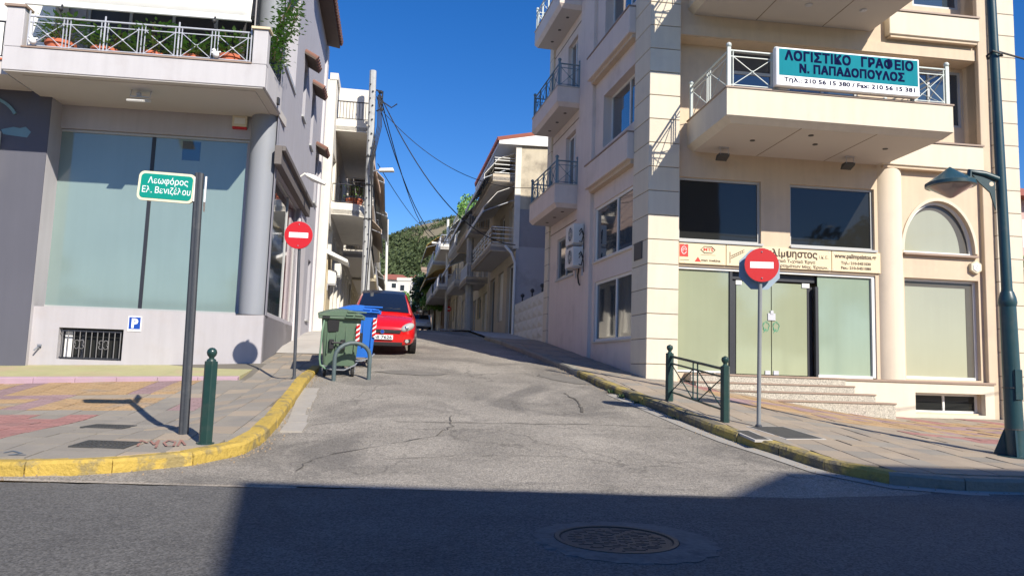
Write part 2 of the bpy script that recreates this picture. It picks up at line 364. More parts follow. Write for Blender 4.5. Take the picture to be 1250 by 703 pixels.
def text(name, s, F, u, z, d, h, m, parent, width=None, ext=.002, align='LEFT', bold=0, spacing=1.0, fat=0):
    cu = bpy.data.curves.new(name, 'FONT'); cu.body = s; cu.size = 1; cu.align_x = align; cu.extrude = ext/h if h else 0; cu.offset = bold; cu.resolution_u = 2; cu.space_character = spacing
    tmp = bpy.data.objects.new('tmp', cu); COL.objects.link(tmp); dg = bpy.context.evaluated_depsgraph_get(); dg.update()
    me = bpy.data.meshes.new_from_object(tmp.evaluated_get(dg)); COL.objects.unlink(tmp); bpy.data.objects.remove(tmp)
    xs = [v.co.x for v in me.vertices]; w = max(xs)-min(xs)
    cap = .7
    sy = h/cap; sx = sy if not width else width/w
    L0 = root_loc(parent); right = F.u
    sgn = 1 if (F.u.cross(Vector((0,0,1))).dot(F.n) > 0) else -1
    for v in me.vertices:
        p = F.w(u+sgn*v.co.x*sx, z+v.co.y*sy, d+v.co.z*ext*2)
        v.co = Vector(p)-L0
    if fat:
        V = [v.co.copy() for v in me.vertices]; Fs = [tuple(p.vertices) for p in me.polygons]; VV = []; FF = []; n = len(V)
        for i, (a, b_) in enumerate(((0,0),(1,0),(0,1),(1,1),(.5,.5))):
            off = Vector(right)*(a*fat*sgn)+Vector((0,0,b_*fat))+Vector(F.n)*(i*.0007)
            VV += [v+off for v in V]; FF += [tuple(x+i*n for x in f) for f in Fs]
        me = bpy.data.meshes.new(name); me.from_pydata(VV, [], FF)
    me.materials.append(m); o = bpy.data.objects.new(name, me); COL.objects.link(o); o.parent = parent; return o
# ---------------------------------------------------------------- ground, roads, pavements
def p2(px, py, off=0.):
    p = ground(px, py, off); return (p.x, p.y)
kerbL = [(-45,3.2),(-14,6.45),(-9,7.0),(-4.89,7.44),(-4.29,7.51),(-3.8,7.80),(-3.35,8.18),(-3.06,8.75),(-3.0,9.4),(-3.13,10.4),(-3.45,12.2),(-3.85,14.7),(-4.05,16.2),(-4.45,19),(-5.15,24),(-6.0,30),(-8.2,45),(-10.6,60),(-13.5,80)]
kerbR = [(60,14.5),(25,10.6),(12,9.05),(8,8.6),(5.68,8.38),(4.9,8.3),(4.25,8.42),(3.78,9.0),(3.46,9.85),(3.12,10.6),(2.86,11.5),(2.51,13.0),(2.1,14.7),(1.84,15.8),(1.36,18.3),(.72,20.9),(-.05,23.9),(-.85,26.8),(-1.85,31.5),(-4.0,44),(-6.6,60),(-9.5,80)]
CS = [(-3.0,9.4),(3.3,10.2)]
far = struct('ground', 'bare earth under and beyond the streets')
bm_ = MB()
gx = [-600,-300,-150,-90,-60]+[-45+3*i for i in range(31)]+[60,90,150,300,600]; gy = [-300,-150,-60,-20,-8,0,4]+[7+2*i for i in range(30)]+[70,80,95,120,180,300,500,900]
for y in gy:
    for x in gx: bm_.v.append((x,y,g(x,y)-.12))
for j in range(len(gy)-1):
    for i in range(len(gx)-1): a = j*len(gx)+i; bm_.f.append((a,a+1,a+1+len(gx),a+len(gx)))
part('earth', bm_, mk('dry_earth', (.20,.16,.11), .95, .2, 1, .4, 20), far)
# side street sheet of old asphalt
sl = [p for p in kerbL if p[1] >= 7.4 and p[0] > -4.95]; sr = [p for p in kerbR if p[0] < 5.7]
cross0 = [(-4.89,7.44)]
poly = [(-60,-1.0)]
o = make('side_street', drape([(-4.95,7.38)]+[(p[0]-.02,p[1]) for p in kerbL[4:]]+[(-9.5,80)][:0]+[(p[0]+.02,p[1]) for p in reversed(kerbR[4:])]+[(5.7,7.9),(2,7.55),(-2,7.42)], -.004, .5), asph_old); o['kind'] = 'structure'; o['label'] = 'old cracked light grey asphalt of the uphill side street'
o = make('gutter_strip', drape([(-45,3.0),(-14,6.25),(-9,6.82),(-4.89,7.28),(-2,7.36),(-2,7.55),(-4.9,7.55),(-9,7.15),(-45,3.4)], -.006, 1.0), asph_edge); o['kind'] = 'structure'; o['label'] = 'sandy worn asphalt strip along the left kerb of the main road'
rj = random.Random(5)
seam = [(4.25-.35*k, 7.95+(-.45 if k > 3 else -.11*k)+rj.uniform(-.035,.035)) for k in range(0,1)]+[(2.9-.3*k, 7.60-.045*k*.3+rj.uniform(-.03,.03)) for k in range(17)]+[(-2.5-.3*k, 7.30-.012*k+rj.uniform(-.025,.025)) for k in range(8)]
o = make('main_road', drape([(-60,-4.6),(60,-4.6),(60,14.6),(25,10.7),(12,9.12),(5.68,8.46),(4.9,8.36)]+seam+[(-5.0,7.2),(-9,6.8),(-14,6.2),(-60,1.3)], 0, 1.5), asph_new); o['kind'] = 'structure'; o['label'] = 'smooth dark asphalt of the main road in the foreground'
# pavement across the road, behind the camera
o = make('far_side_pavement', MB().box(-60,60,-7.6,-4.6,-.3,.13), conc); o['kind'] = 'structure'; o['label'] = 'pavement on the near side of the main road'
# left pavement
LU = Vector((.9945,.1045,0)); RU = Vector((.992,.127,0))
L = Fr((-5.75,16.8), (.9945,.1045), 1); R = Fr((2.95,16.35), (.992,.127), 1)
LS = Fr((-5.52,16.82), (-.1557,.9878), 1); RS = Fr((2.95,16.35), (-.212,1), -1)
KW = .20
def offset_path(path, d):
    out = []
    for i, p in enumerate(path):
        a = Vector(path[max(0,i-1)]); b = Vector(path[min(len(path)-1,i+1)]); t = (b-a).normalized(); out.append((p[0]-t.y*d, p[1]+t.x*d))
    return out
kLi = offset_path(kerbL, KW)
kRi = offset_path(kerbR, -KW)
def resample(path, st):
    out = [Vector(path[0])]; acc = 0
    for a, b in zip(path, path[1:]):
        a = Vector(a); b = Vector(b); Ls = (b-a).length; pos = 0
        while acc+Ls-pos >= st:
            pos += st-acc; acc = 0; out.append(a+(b-a)*(pos/Ls))
        acc += Ls-pos
    return out
def kerb(rootname, label, path, side, matf, y0, y1, st=.78):
    rt = struct(rootname, label); pts = resample(path, st); k = 0
    for a, b in zip(pts, pts[1:]):
        m = (a+b)/2
        if m.y > y1 or abs(m.x) > 22: continue
        t = (b-a).normalized(); nn = Vector((-t.y, t.x))*side; gap = .006
        a2 = a+t*gap; b2 = b-t*gap; jz = random.uniform(-.006,.006); ji = random.uniform(-.008,.008)
        mb = MB(); rows = []
        for p in (a2, (a2+b2)/2, b2):
            ht = kh(p.x, p.y)+.006+jz; gz = g(p.x,p.y); q = p+nn*ji
            pr = [(q, gz-.08), (q+nn*.004, gz+ht-.035), (q+nn*.03, gz+ht-.004), (q+nn*.06, gz+ht), (q+nn*KW, gz+ht), (q+nn*KW, gz-.08)]
            rows.append([(v.x, v.y, z+random.uniform(-.003,.003)) for v, z in pr])
        n = 6; vs = [v for r_ in rows for v in r_]; fs = []
        for i in range(2):
            for j in range(n): fs.append((i*n+j, i*n+(j+1)%n, (i+1)*n+(j+1)%n, (i+1)*n+j))
        fs += [tuple(range(n)), tuple(range(2*n, 3*n))]
        mb.add(vs, fs); make('kerb_stone', mb, matf(m), rt); k += 1
    return rt
kerb('left_kerb', 'chunky kerb of yellow painted stones curving round the left corner', kerbL, 1, lambda m: yellowk if m.y < 17 else greyk, 0, 60)
kerb('right_kerb', 'kerb round the right corner, yellow paint worn away to grey stone', kerbR, -1, lambda m: (yellowk2 if (8.3 < m.y < 17.4 and m.x < 4.35) else greyk), 0, 60)
# white stone gutter slabs beside the left kerb
gs = struct('gutter_slabs', 'pale rough concrete slabs laid in the gutter beside the left kerb')
for a, b in zip(resample([(-2.97,10.2),(-3.05,10.8),(-3.45,12.6),(-3.74,14.4)], .62), resample([(-2.97,10.2),(-3.05,10.8),(-3.45,12.6),(-3.74,14.4)], .62)[1:]):
    t = (b-a).normalized(); nn = Vector((t.y, -t.x)); mb = MB(); q = [a+t*.01, b-t*.01]; e = nn*random.uniform(.15,.25); s0 = -nn*.06
    P_ = [q[0]+s0, q[0]+e, q[1]+e, q[1]+s0]
    mb.hexa([(p.x,p.y,g(p.x,p.y)-.05) for p in P_]+[(p.x,p.y,g(p.x,p.y)+random.uniform(.012,.022)) for p in P_]); make('gutter_slab', mb, mk('rough_pale_stone', (.33,.305,.27), .9, .15, 5, .6, 30) if 'rough_pale_stone' not in MATS else MATS['rough_pale_stone'], gs)
# right gutter concrete strip
kRo = offset_path(kerbR, .22)
o = make('gutter_concrete', drape([(p[0]-.0,p[1]) for p in kRo[3:13]]+[p for p in reversed(kerbR[3:13])], .004, .6), mk('pale_gutter_concrete', (.30,.285,.26), .9, .15, 2, .4, 40)); o['kind'] = 'structure'; o['label'] = 'thin pale concrete gutter strip along the right kerb'

def pave(rootname, label, poly, F, size, colour, base_off=.125):
    rt = struct(rootname, label)
    b0 = make('paving_bed', drape(poly, lambda x, y: kh(x,y)-.016, .6), mortar, rt)
    us = [(Vector((p[0],p[1],0))-F.o).dot(F.u) for p in poly]; vs = [(Vector((p[0],p[1],0))-F.o).dot(F.n) for p in poly]
    cand = []; cnt = 0
    i0, i1 = math.floor(min(us)/size), math.ceil(max(us)/size); j0, j1 = math.floor(min(vs)/size), math.ceil(max(vs)/size)
    gp = .005
    for i in range(i0, i1):
        for j in range(j0, j1):
            q = [F.w(i*size+gp,0,j*size+gp), F.w((i+1)*size-gp,0,j*size+gp), F.w((i+1)*size-gp,0,(j+1)*size-gp), F.w(i*size+gp,0,(j+1)*size-gp)]
            rect = [(a[0],a[1]) for a in q]
            if area(rect) < 0: rect = rect[::-1]
            c = clip_rect(poly, rect)
            if len(c) < 3 or abs(area(c)) < .02: continue
            cx = sum(p[0] for p in c)/len(c); cy = sum(p[1] for p in c)/len(c)
            col = colour(i, j, cx, cy)
            if col is None: continue
            d = math.hypot(cx, cy)
            cand.append((d, c, col, cx, cy))
    cand.sort(key=lambda t: t[0])
    rest = {}
    for k, (d, c, col, cx, cy) in enumerate(cand):
        jz = random.uniform(-.003, .005); tx_ = random.uniform(-.012,.012); ty_ = random.uniform(-.012,.012)
        vis = True
        top = [(p[0],p[1],g(p[0],p[1])+kh(p[0],p[1])+jz+(p[0]-cx)*tx_+(p[1]-cy)*ty_) for p in c]; bot = [(a[0],a[1],a[2]-.03) for a in top]; n = len(c)
        mb = rest.setdefault(col.name, (MB(), col))[0] if k >= 290 else MB()
        mb.add(bot+top, [tuple(range(n,2*n))]+[(a,(a+1)%n,n+(a+1)%n,n+a) for a in range(n)])
        if k < 290: make('paving_slab', mb, col, rt)
    for nme, (mb, col) in rest.items():
        o = make('paving_slabs', mb, col, rt); o['kind'] = 'stuff'; o['label'] = 'more distant paving slabs'
    return rt
inL = [p for p in kLi if -19 < p[0] and p[1] < 17.5]
Lw = [LS.w(6,0,.02), L.w(.25,0,.0), L.w(-4.62,0,.0), L.w(-14,0,.0)]
polyL = inL[:1]+inL[1:]+[(-4.9,20.4),(-5.35,24),(-7.0,28)][:0]
polyL = inL+[(-4.3+.0-.22,19.0)]+[(a[0],a[1]) for a in [LS.w(2.6,0,.02)]]+[(a[0],a[1]) for a in Lw[1:]]
def colL(i, j, x, y):
    d = (Vector((x,y,0))-L.o).dot(L.n); u = (Vector((x,y,0))-L.o).dot(L.u)
    if u > .25: return greybrick if (i+j) % 3 else warmbrick
    if d < 2.05: return None
    edge = (x > -5.0-.12*(y-9)) or d > 8.55
    if x > -4.6 or d > 8.4: return greybrick if (i*7+j*3) % 5 else warmbrick
    if d > 5.8:
        return pinkbrick if u < -.9-.0*d else greybrick
    if d > 5.2: return greybrick
    if d > 4.0: return mauve if (i % 6 == 0) else orangebrick if u < -.3 else greybrick
    if d > 3.5: return warmbrick if u > -2 else mauve
    return (mauve if (i % 6 == 3) else orangebrick) if u < -.2 else greybrick
pave('left_pavement', 'left corner pavement of grey, pink and ochre slabs', polyL, L, .4, colL)
# raised painted ledge along the left building
lg = struct('painted_ledge', 'low raised strip along the left wall painted lime with a lilac edge')
for k in range(16):
    u1 = .25-k*.75; mb = MB(); mt = MB(); mb2 = MB()
    for (M_, d0, d1, ofs) in ((mb, .005, 1.86, 0), (mb2, 1.87, 2.04, .004)):
        q = [L.w(u1-.745,0,d1), L.w(u1,0,d1), L.w(u1,0,d0), L.w(u1-.745,0,d0)]
        M_.hexa([(p[0],p[1],.3) for p in q]+[(p[0],p[1],1.02+.034*(max(-7,(Vector((p[0],p[1],0))-L.o).dot(L.u))+2.5)-.245*(Vector((p[0],p[1],0))-L.o).dot(L.n)/2.04+ofs) for p in q])
    make('ledge_slab', mb, limebrick, lg); make('ledge_edging_stone', mb2, lilac, lg, bev=.012)
# continued pavement behind (up the street, left)
o = make('upper_left_pavement', drape([(-4.5,18.95),(-5.35,24),(-6.2,30),(-8.4,45),(-10.8,60),(-18,60),(-13.9,45),(-8.5,30),(-6.2,18.9)], lambda x,y: .03 if y < 20 else .1, 1.0), conc); o['kind'] = 'structure'; o['label'] = 'narrow concrete pavement going uphill along the left houses'
# right pavement
inR = [p for p in kRi if p[0] < 16 and p[1] < 27]
wallR = [(1.0,26.2)]+[tuple(RS.w(9.1,0,0)[:2]), tuple(RS.w(0,0,0)[:2]), tuple(R.w(.75,0,0)[:2]), tuple(R.w(16,0,0)[:2])]
polyR = inR+wallR
def colR(i, j, x, y):
    d = (Vector((x,y,0))-R.o).dot(R.n); u = (Vector((x,y,0))-R.o).dot(R.u)
    if d < 0 or u < .9: return warmbrick if (i*5+j*3) % 4 else greybrick
    lim = 6.1+.30*(u-2) if u < 5 else 7.0
    t = d-1.0
    if d > min(7.3, 3.3+.62*(u-.9)): return warmbrick if (i*5+j*3) % 4 else greybrick
    if d > 4.6: return pinkbrick
    if d > 4.1: return warmbrick
    if d > 2.6: return orangebrick if (i+2*j) % 7 else mauve
    if d > 2.0: return mauve
    if d > 1.4: return orangebrick
    return pinkbrick if (i % 4 == 2) else warmbrick
pave('right_pavement', 'right corner pavement of warm grey slabs with ochre and pink bands', polyR, R, .4, colR)
o = make('upper_right_pavement', drape([(-.7,26.9),(-1.65,31.5),(-3.8,44),(-6.4,60),(2,60),(1,44),(1.0,31.5),(1.0,26.2)], .10, 1.0), conc); o['kind'] = 'structure'; o['label'] = 'narrow concrete pavement going uphill along the right houses'
# irregular darker sheets laid over the old asphalt, then tar seams and cracks
pat = mk('dark_road_tone', (.165,.152,.133), .95, .25, 4, .5, 60, fine=.5)
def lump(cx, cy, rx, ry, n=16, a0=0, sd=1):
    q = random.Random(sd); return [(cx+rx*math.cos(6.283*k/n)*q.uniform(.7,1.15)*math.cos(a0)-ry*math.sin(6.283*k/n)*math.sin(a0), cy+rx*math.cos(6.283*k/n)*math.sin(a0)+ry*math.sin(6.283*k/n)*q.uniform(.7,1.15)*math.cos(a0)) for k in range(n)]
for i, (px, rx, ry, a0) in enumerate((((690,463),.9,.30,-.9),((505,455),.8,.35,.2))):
    c = ground(*px); o = make('dark_road_area', drape(lump(c.x,c.y,rx,ry,18,a0,i), .0045, .4), pat); o['kind'] = 'structure'; o['label'] = 'irregular darker area laid over the old street asphalt'
def crack(pts, wdt, sd):
    q = random.Random(sd); P_ = [Vector(ground(*p)) for p in pts]; mb = MB(); L_ = []; 
    for a, b in zip(P_, P_[1:]):
        n = max(2, int((b-a).length/.12))
        for k in range(n): L_.append(a+(b-a)*k/n+Vector((q.uniform(-.03,.03), q.uniform(-.03,.03), 0)))
    for i, p in enumerate(L_):
        t = (L_[min(i+1,len(L_)-1)]-L_[max(i-1,0)]).normalized(); s_ = Vector((-t.y,t.x,0))*wdt*.7*q.uniform(.2,1.3)
        for v in (p+s_, p-s_): mb.v.append((v.x, v.y, g(v.x,v.y)+.006))
    for i in range(len(L_)-1): mb.f.append((2*i,2*i+1,2*i+3,2*i+2))
    return mb
tar = mk('dark_crack_filling', (.095,.085,.072), .95, .2, 6, 0, 60)
for i, (pts, wd) in enumerate((([(478,514),(560,516),(640,517),(720,518),(800,521),(850,525)],.014),([(480,541),(530,532),(552,520),(550,505)],.012),([(400,555),(440,548),(480,541)],.012),([(690,480),(705,490),(712,505)],.03),([(470,560),(560,556),(650,556),(710,558)],.008),([(360,575),(380,560),(420,552)],.010))):
    o = make('road_crack', crack(pts, wd, i), tar); o['kind'] = 'structure'; o['label'] = 'wandering dark crack across the old street asphalt'
# weeds at kerbs
def blades(name, pts, m, label):
    mb = MB()
    for (x, y, z, n, s) in pts:
        for k in range(n):
            a = random.uniform(0,6.28); l = random.uniform(.4,1)*s; dx, dy = math.cos(a)*l*.7, math.sin(a)*l*.7; bx, by = x+random.uniform(-.05,.05), y+random.uniform(-.12,.12); wv = .012
            mb.add([(bx-wv*math.sin(a),by+wv*math.cos(a),z),(bx+wv*math.sin(a),by-wv*math.cos(a),z),(bx+dx,by+dy,z+l*.8)], [(0,1,2)])
    o = make(name, mb, m); o['kind'] = 'stuff'; o['label'] = label; o['category'] = 'grass'
blades('weeds', [(2.0-.0,14.9,g(2.0,14.9),40,.10),(2.12,14.3,g(2.1,14.3),40,.12),(2.3,13.7,g(2.3,13.7),30,.09),(2.65,12.2,g(2.65,12.2),14,.06)]+[(LS.w(1+.5*i,0,.06)[0],LS.w(1+.5*i,0,0)[1],g(-5.8,17+.5*i)+.05,12,.06) for i in range(6)], leafd, 'small tufts of weeds in the joints along the kerb')
# sprayed paint marks on the left pavement
def sprayed(name, label, strokes, m, wd):
    mb = MB()
    for st_ in strokes:
        P_ = [ground(*p, .13) for p in st_]
        for a, b in zip(P_, P_[1:]):
            t = (b-a).normalized(); s_ = Vector((-t.y,t.x,0))*wd; o_ = len(mb.v)
            for v in (a-s_-t*wd, a+s_-t*wd, b+s_+t*wd, b-s_+t*wd): mb.v.append((v.x,v.y,g(v.x,v.y)+kh(v.x,v.y)+.0095+.0004*(o_//4)))
            mb.f.append((o_,o_+1,o_+2,o_+3))
    o = make(name, mb, m); tag(o, label, 'graffiti')
sprayed('red_graffiti', 'faded red sprayed characters on the pavement just behind the yellow kerb', [[(168,545),(172,538),(180,541)],[(184,539),(188,543),(194,538),(190,547)],[(200,541),(206,538),(214,540),(212,545),(203,545),(200,541)],[(217,545),(221,538),(226,544)]], mk('red_spray_paint', (.29,.15,.12), .9, .3, 9, .2, 60), .013)
sprayed('blue_graffiti', 'short blue sprayed scribble on the pavement at the left edge', [[(6,553),(16,551),(26,554),(12,556),(30,556)]], mk('blue_spray_paint', (.09,.12,.16), .9, .3, 9, .2, 60), .013)
# loose gravel and leaf litter in the gutters
gm_ = MB(); q_ = random.Random(3)
for path, sgn, n_ in ((kerbL, -1, 420), (kerbR, 1, 420)):
    pp_ = [p for p in resample(path, .25) if p[1] < 24 and abs(p[0]) < 9]
    for _ in range(n_):
        k = q_.randrange(len(pp_)-1); a_, b_ = pp_[k], pp_[k+1]; t_ = (b_-a_).normalized(); nn_ = Vector((-t_.y, t_.x))*sgn; c_ = a_+(b_-a_)*q_.random()+nn_*abs(q_.gauss(0,.12)); s_ = q_.uniform(.004,.014); z_ = g(c_.x,c_.y)+.008
        gm_.add([(c_.x-s_,c_.y-s_,z_-s_),(c_.x+s_,c_.y-s_*.6,z_-s_),(c_.x+s_*.4,c_.y+s_,z_-s_),(c_.x,c_.y,z_+s_)], [(0,1,3),(1,2,3),(2,0,3)])
o = make('gutter_gravel', gm_, mk('gravel_brown', (.24,.18,.12), .9, .3, 8, 0, 60)); o['kind'] = 'stuff'; o['label'] = 'loose brown grit and dry bits lying in the gutters'; o['category'] = 'gravel'
# covers and grates
def cover(label, loc, r):
    z = g(*loc)
    t = thing('manhole_cover', label, 'manhole cover', (loc[0],loc[1],z))
    collar = MB().lathe([(r+.27,-.03),(r+.26,.004),(r+.16,.010),(r+.05,.012),(r+.045,-.03)], (0,0,0), 56)
    for i in range(112):
        x, y, z = collar.v[i]; f = 1+.05*math.sin(i*3.3)*math.sin(i*.9)+random.uniform(-.025,.025)+.10*math.cos((i%56)/56*6.283); collar.v[i] = (x*f, y*f, z)
    part('concrete_collar', collar, mk('collar_concrete', (.125,.12,.115), .9, .35, 6, .7, 30, fine=.3, stain=(.06,.06,.06), stain_amt=.8, stain_scale=5), t, local=True)
    part('ring_frame', MB().lathe([(r+.045,-.02),(r+.045,.016),(r+.012,.016),(r+.012,-.02)], (0,0,0), 40), steelg, t, local=True)
    part('lid', MB().lathe([(r,-.02),(r,.006),(r-.01,.008)], (0,0,0), 40), steelg, t, local=True)
    mb = MB()
    for k in range(-9,10):
        y = k*r/10; h = math.sqrt(max(0,(r*.9)**2-y*y))
        n = max(1,int(h*2/.11))
        for q in range(n):
            x0 = -h+q*2*h/n+.01; x1 = -h+(q+1)*2*h/n-.01
            if (q+k) % 2: mb.box(x0,x1,y-.008,y+.008,.007,.012)
            else: mb.box((x0+x1)/2-.008,(x0+x1)/2+.008,y-.014,y+.014,.007,.012)
    part('tread_pattern', mb, steelg, t, local=True)
    part('lifting_slot', MB().box(-r*.72,-r*.62,-.02,.02,.0065,.0095).box(r*.6,r*.7,-.02,.02,.0065,.0095), blackpl, t, local=True)
    return t
mp = ground(752,659); cover('round cast iron manhole cover in a concrete collar on the dark main road', (mp.x,mp.y), .40)
def grate(label, px, w, l, F=L):
    c = ground(*px, .13); t = thing('drain_grate', label, 'drain grate', (c.x,c.y,g(c.x,c.y)+.137), math.atan2(F.u.y,F.u.x))
    dz = (g(c.x,c.y+.2)-g(c.x,c.y-.2))/.4; dx = (g(c.x+.2,c.y)-g(c.x-.2,c.y))/.4
    t.rotation_euler = Vector((-dx,-dz,1)).to_track_quat('Z','Y').to_euler()
    f = MB()
    for (a,b,cc,d) in ((-w,w,-l,-l+.03),(-w,w,l-.03,l),(-w,-w+.03,-l+.03,l-.03),(w-.03,w,-l+.03,l-.03)): f.box(a,b,cc,d,-.02,.008)
    part('frame', f, steelg, t, local=True); part('pit', MB().box(-w+.03,w-.03,-l+.03,l-.03,-.02,-.006), blackpl, t, local=True)
    n = 11
    for i in range(n):
        x = -w+.05+(2*w-.1)*i/(n-1); part('bar', MB().box(x-.011,x+.011,-l+.03,l-.03,-.004,.006), steelg, t, local=True)
    for k in (-1,0,1): part('cross_bar', MB().box(-w+.03,w-.03,k*l/2-.008,k*l/2+.008,-.006,.004), steelg, t, local=True)
grate('smaller rusty drain grate further from the kerb on the pink paving', (133,521), .27, .2)
grate('larger rusty drain grate beside the kerb in front of the pink paving', (129,543), .3, .2)
for lb, px, w, l in (('dark square access cover on the right pavement beside the sign post', (958,528), .3, .42), ('small access cover just behind the right kerb', (918,531), .1, .3)):
    c = ground(*px, .13); t = thing('access_cover', lb, 'access cover', (c.x,c.y,g(c.x,c.y)+.134))
    dz = (g(c.x,c.y+.2)-g(c.x,c.y-.2))/.4; dx = (g(c.x+.2,c.y)-g(c.x-.2,c.y))/.4; t.rotation_euler = Vector((-dx,-dz,1)).to_track_quat('Z','Y').to_euler()
    part('lid', MB().box(-w,w,-l,l,-.02,.004), steelg, t, .004, local=True); part('frame', MB().box(-w-.03,w+.03,-l-.03,l+.03,-.03,.001), conc, t, local=True)
# ---------------------------------------------------------------- building helpers
def wall_holes(mb, F, u0, u1, z0, z1, d, holes, depth=.3, top=True):
    us = sorted(set([u0,u1]+[h[k] for h in holes for k in (0,1)])); zs = sorted(set([z0,z1]+[h[k] for h in holes for k in (2,3)]))
    us = [u for u in us if u0 <= u <= u1]; zs = [z for z in zs if z0 <= z <= z1]
    def inh(u, z): return any(h[0] < u < h[1] and h[2] < z < h[3] for h in holes)
    for a, b in zip(us, us[1:]):
        for c, e in zip(zs, zs[1:]):
            if not inh((a+b)/2, (c+e)/2): mb.add([F.w(a,c,d),F.w(b,c,d),F.w(b,e,d),F.w(a,e,d)], [(0,1,2,3)])
    for h in holes:
        a, b, c, e = h[:4]; dd = d-(h[4] if len(h) > 4 else depth)
        for q in (((a,c),(b,c)), ((b,c),(b,e)), ((b,e),(a,e)), ((a,e),(a,c))):
            (p0, q0), (p1, q1) = q; mb.add([F.w(p0,q0,d),F.w(p1,q1,d),F.w(p1,q1,dd),F.w(p0,q0,dd)], [(0,1,2,3)])
    for (a, b, c, e) in ((u0,u1,z1,z1),):
        mb.add([F.w(a,c,d),F.w(b,c,d),F.w(b,c,d-depth-.3),F.w(a,c,d-depth-.3)], [(0,1,2,3)])
    return mb
def window(parent, F, u0, u1, z0, z1, d, gm, fm, fr=.05, mull=(), trans=(), name='window', sill=None, label=None, pmats=None):
    w = part(name, MB(), fm, parent); 
    mb = MB(); e = .03
    mb.fbox(F,u0,u1,d-e,d+e,z0,z0+fr); mb.fbox(F,u0,u1,d-e,d+e,z1-fr,z1); mb.fbox(F,u0,u0+fr,d-e,d+e,z0+fr,z1-fr); mb.fbox(F,u1-fr,u1,d-e,d+e,z0+fr,z1-fr)
    xs = [u0+fr]; 
    for m_ in mull: mb.fbox(F,m_-fr/2,m_+fr/2,d-e,d+e,z0+fr,z1-fr)
    for t_ in trans:
        mb.fbox(F,u0+fr,u1-fr,d-e+.005,d+e-.005,t_-fr/2,t_+fr/2)
    me = part(name+'_frame', mb, fm, w)
    edges = [u0+fr]+[x for m_ in mull for x in (m_-fr/2, m_+fr/2)]+[u1-fr]
    for k in range(0, len(edges), 2):
        mm_ = pmats[k//2] if pmats else gm
        part('pane', MB().fbox(F,edges[k],edges[k+1],d-.012,d,z0+fr,z1-fr), mm_, w)
    if sill: part('sill', MB().fbox(F,u0-.04,u1+.04,d+e,sill,z0-.04,z0), fm if fm != whiteframe else cream, w)
    if label: w['label'] = label
    return w
def rail_panel(mb, P, a, b, z0, z1, r=.012, style='x', top=.022):
    """a,b: (u,d) ends in frame P"""
    def w(t, z): return Vector(P.w(a[0]+(b[0]-a[0])*t, z, a[1]+(b[1]-a[1])*t))
    Lg = math.hypot(b[0]-a[0], b[1]-a[1])
    mb.tube([w(0,z1),w(1,z1)], top, 6); mb.tube([w(0,z0+.06),w(1,z0+.06)], r, 4)
    if style == 'x':
        mb.tube([w(0,z1-.12),w(1,z1-.12)], r, 4)
        n = max(1, round(Lg/.85)); st = 1/n
        for k in range(n):
            q0, q1 = k*st+.09*st, (k+1)*st-.09*st
            for q in (q0, q1, k*st): mb.tube([w(q,z0),w(q,z1-.0)], r, 4)
            mb.tube([w(q0,z0+.06),w(q1,z1-.12)], r*.8, 4); mb.tube([w(q0,z1-.12),w(q1,z0+.06)], r*.8, 4)
            mb.ball(w((q0+q1)/2,(z0+.06+z1-.12)/2), .028, 8, 5)
    elif style == 'bars':
        n = max(2, round(Lg/.12))
        for k in range(n+1): mb.tube([w(k/n,z0+.06),w(k/n,z1)], r*.8, 4)
    elif style == 'h':
        n = 4
        for k in range(n): mb.tube([w(0,z0+(z1-z0)*(k+.4)/n),w(1,z0+(z1-z0)*(k+.4)/n)], .022, 4)
        m = max(1, round(Lg/1.2))
        for k in range(m+1): mb.tube([w(k/m,z0),w(k/m,z1)], .022, 4)
def railing(parent, F, pts, z0, z1, m, style='x', posts=True, gap=None):
    rt = part('railing', MB(), m, parent)
    for i, (a, b) in enumerate(zip(pts, pts[1:])):
        mb = MB(); rail_panel(mb, F, a, b, z0, z1, style=style); part('rail_panel', mb, m, rt)
    if posts:
        for p in pts:
            mb = MB(); c = F.w(p[0], z0, p[1]); mb.box(c[0]-.035,c[0]+.035,c[1]-.035,c[1]+.035,z0-.0,z1+.06); mb.ball((c[0],c[1],z1+.11), .055, 10, 6); part('post', mb, m, rt)
    return rt
def flat_print(parent, F, u0, u1, z0, z1, d, m, name='print'): return part(name, MB().fbox(F,u0,u1,d-.004,d+.001,z0,z1), m, parent)

# ================================================================ right corner building
A = thing('apartment_building', 'peach corner apartment building on the right with banded cream pillars and covered shopfront', 'building', (R.w(4,0,-2)[0], R.w(4,0,-2)[1], .4))
JB = 1.41; JS = .547
TOPZ = 13.4
def banded(fp, z0, z1, name='cladding_panel', m=cream, core=True):
    """fp: footprint points; blocks with recessed joints"""
    c = Vector((sum(p[0] for p in fp)/len(fp), sum(p[1] for p in fp)/len(fp)))
    if core:
        ins = [(c.x+(p[0]-c.x)*.965, c.y+(p[1]-c.y)*.965) for p in fp]; part('pillar_core', MB().prism(ins, z0, z1-.01), joint, A)
    z = JB-JS*3
    while z < z1:
        a, b = max(z0, z+.008), min(z1, z+JS-.008)
        if b-a > .05: part(name, MB().prism([(p[0]+random.uniform(-.001,.001), p[1]) for p in fp], a, b), m, A, .008)
        z += JS
def xy(t): return (t[0], t[1])
banded([xy(R.w(0,0,0)), xy(R.w(.71,0,0)), xy(RS.w(.95,0,-.60)), xy(RS.w(.95,0,0))], .6, TOPZ)
banded([xy(R.w(8.47,0,0)), xy(R.w(9.12,0,0)), xy(R.w(9.12,0,-.5)), xy(R.w(8.47,0,-.5))], .1, TOPZ)
banded([xy(RS.w(8.6,0,0)), xy(RS.w(9.08,0,0)), xy(RS.w(9.08,0,-.4)), xy(RS.w(8.6,0,-.4))], 1.7, TOPZ-.3)
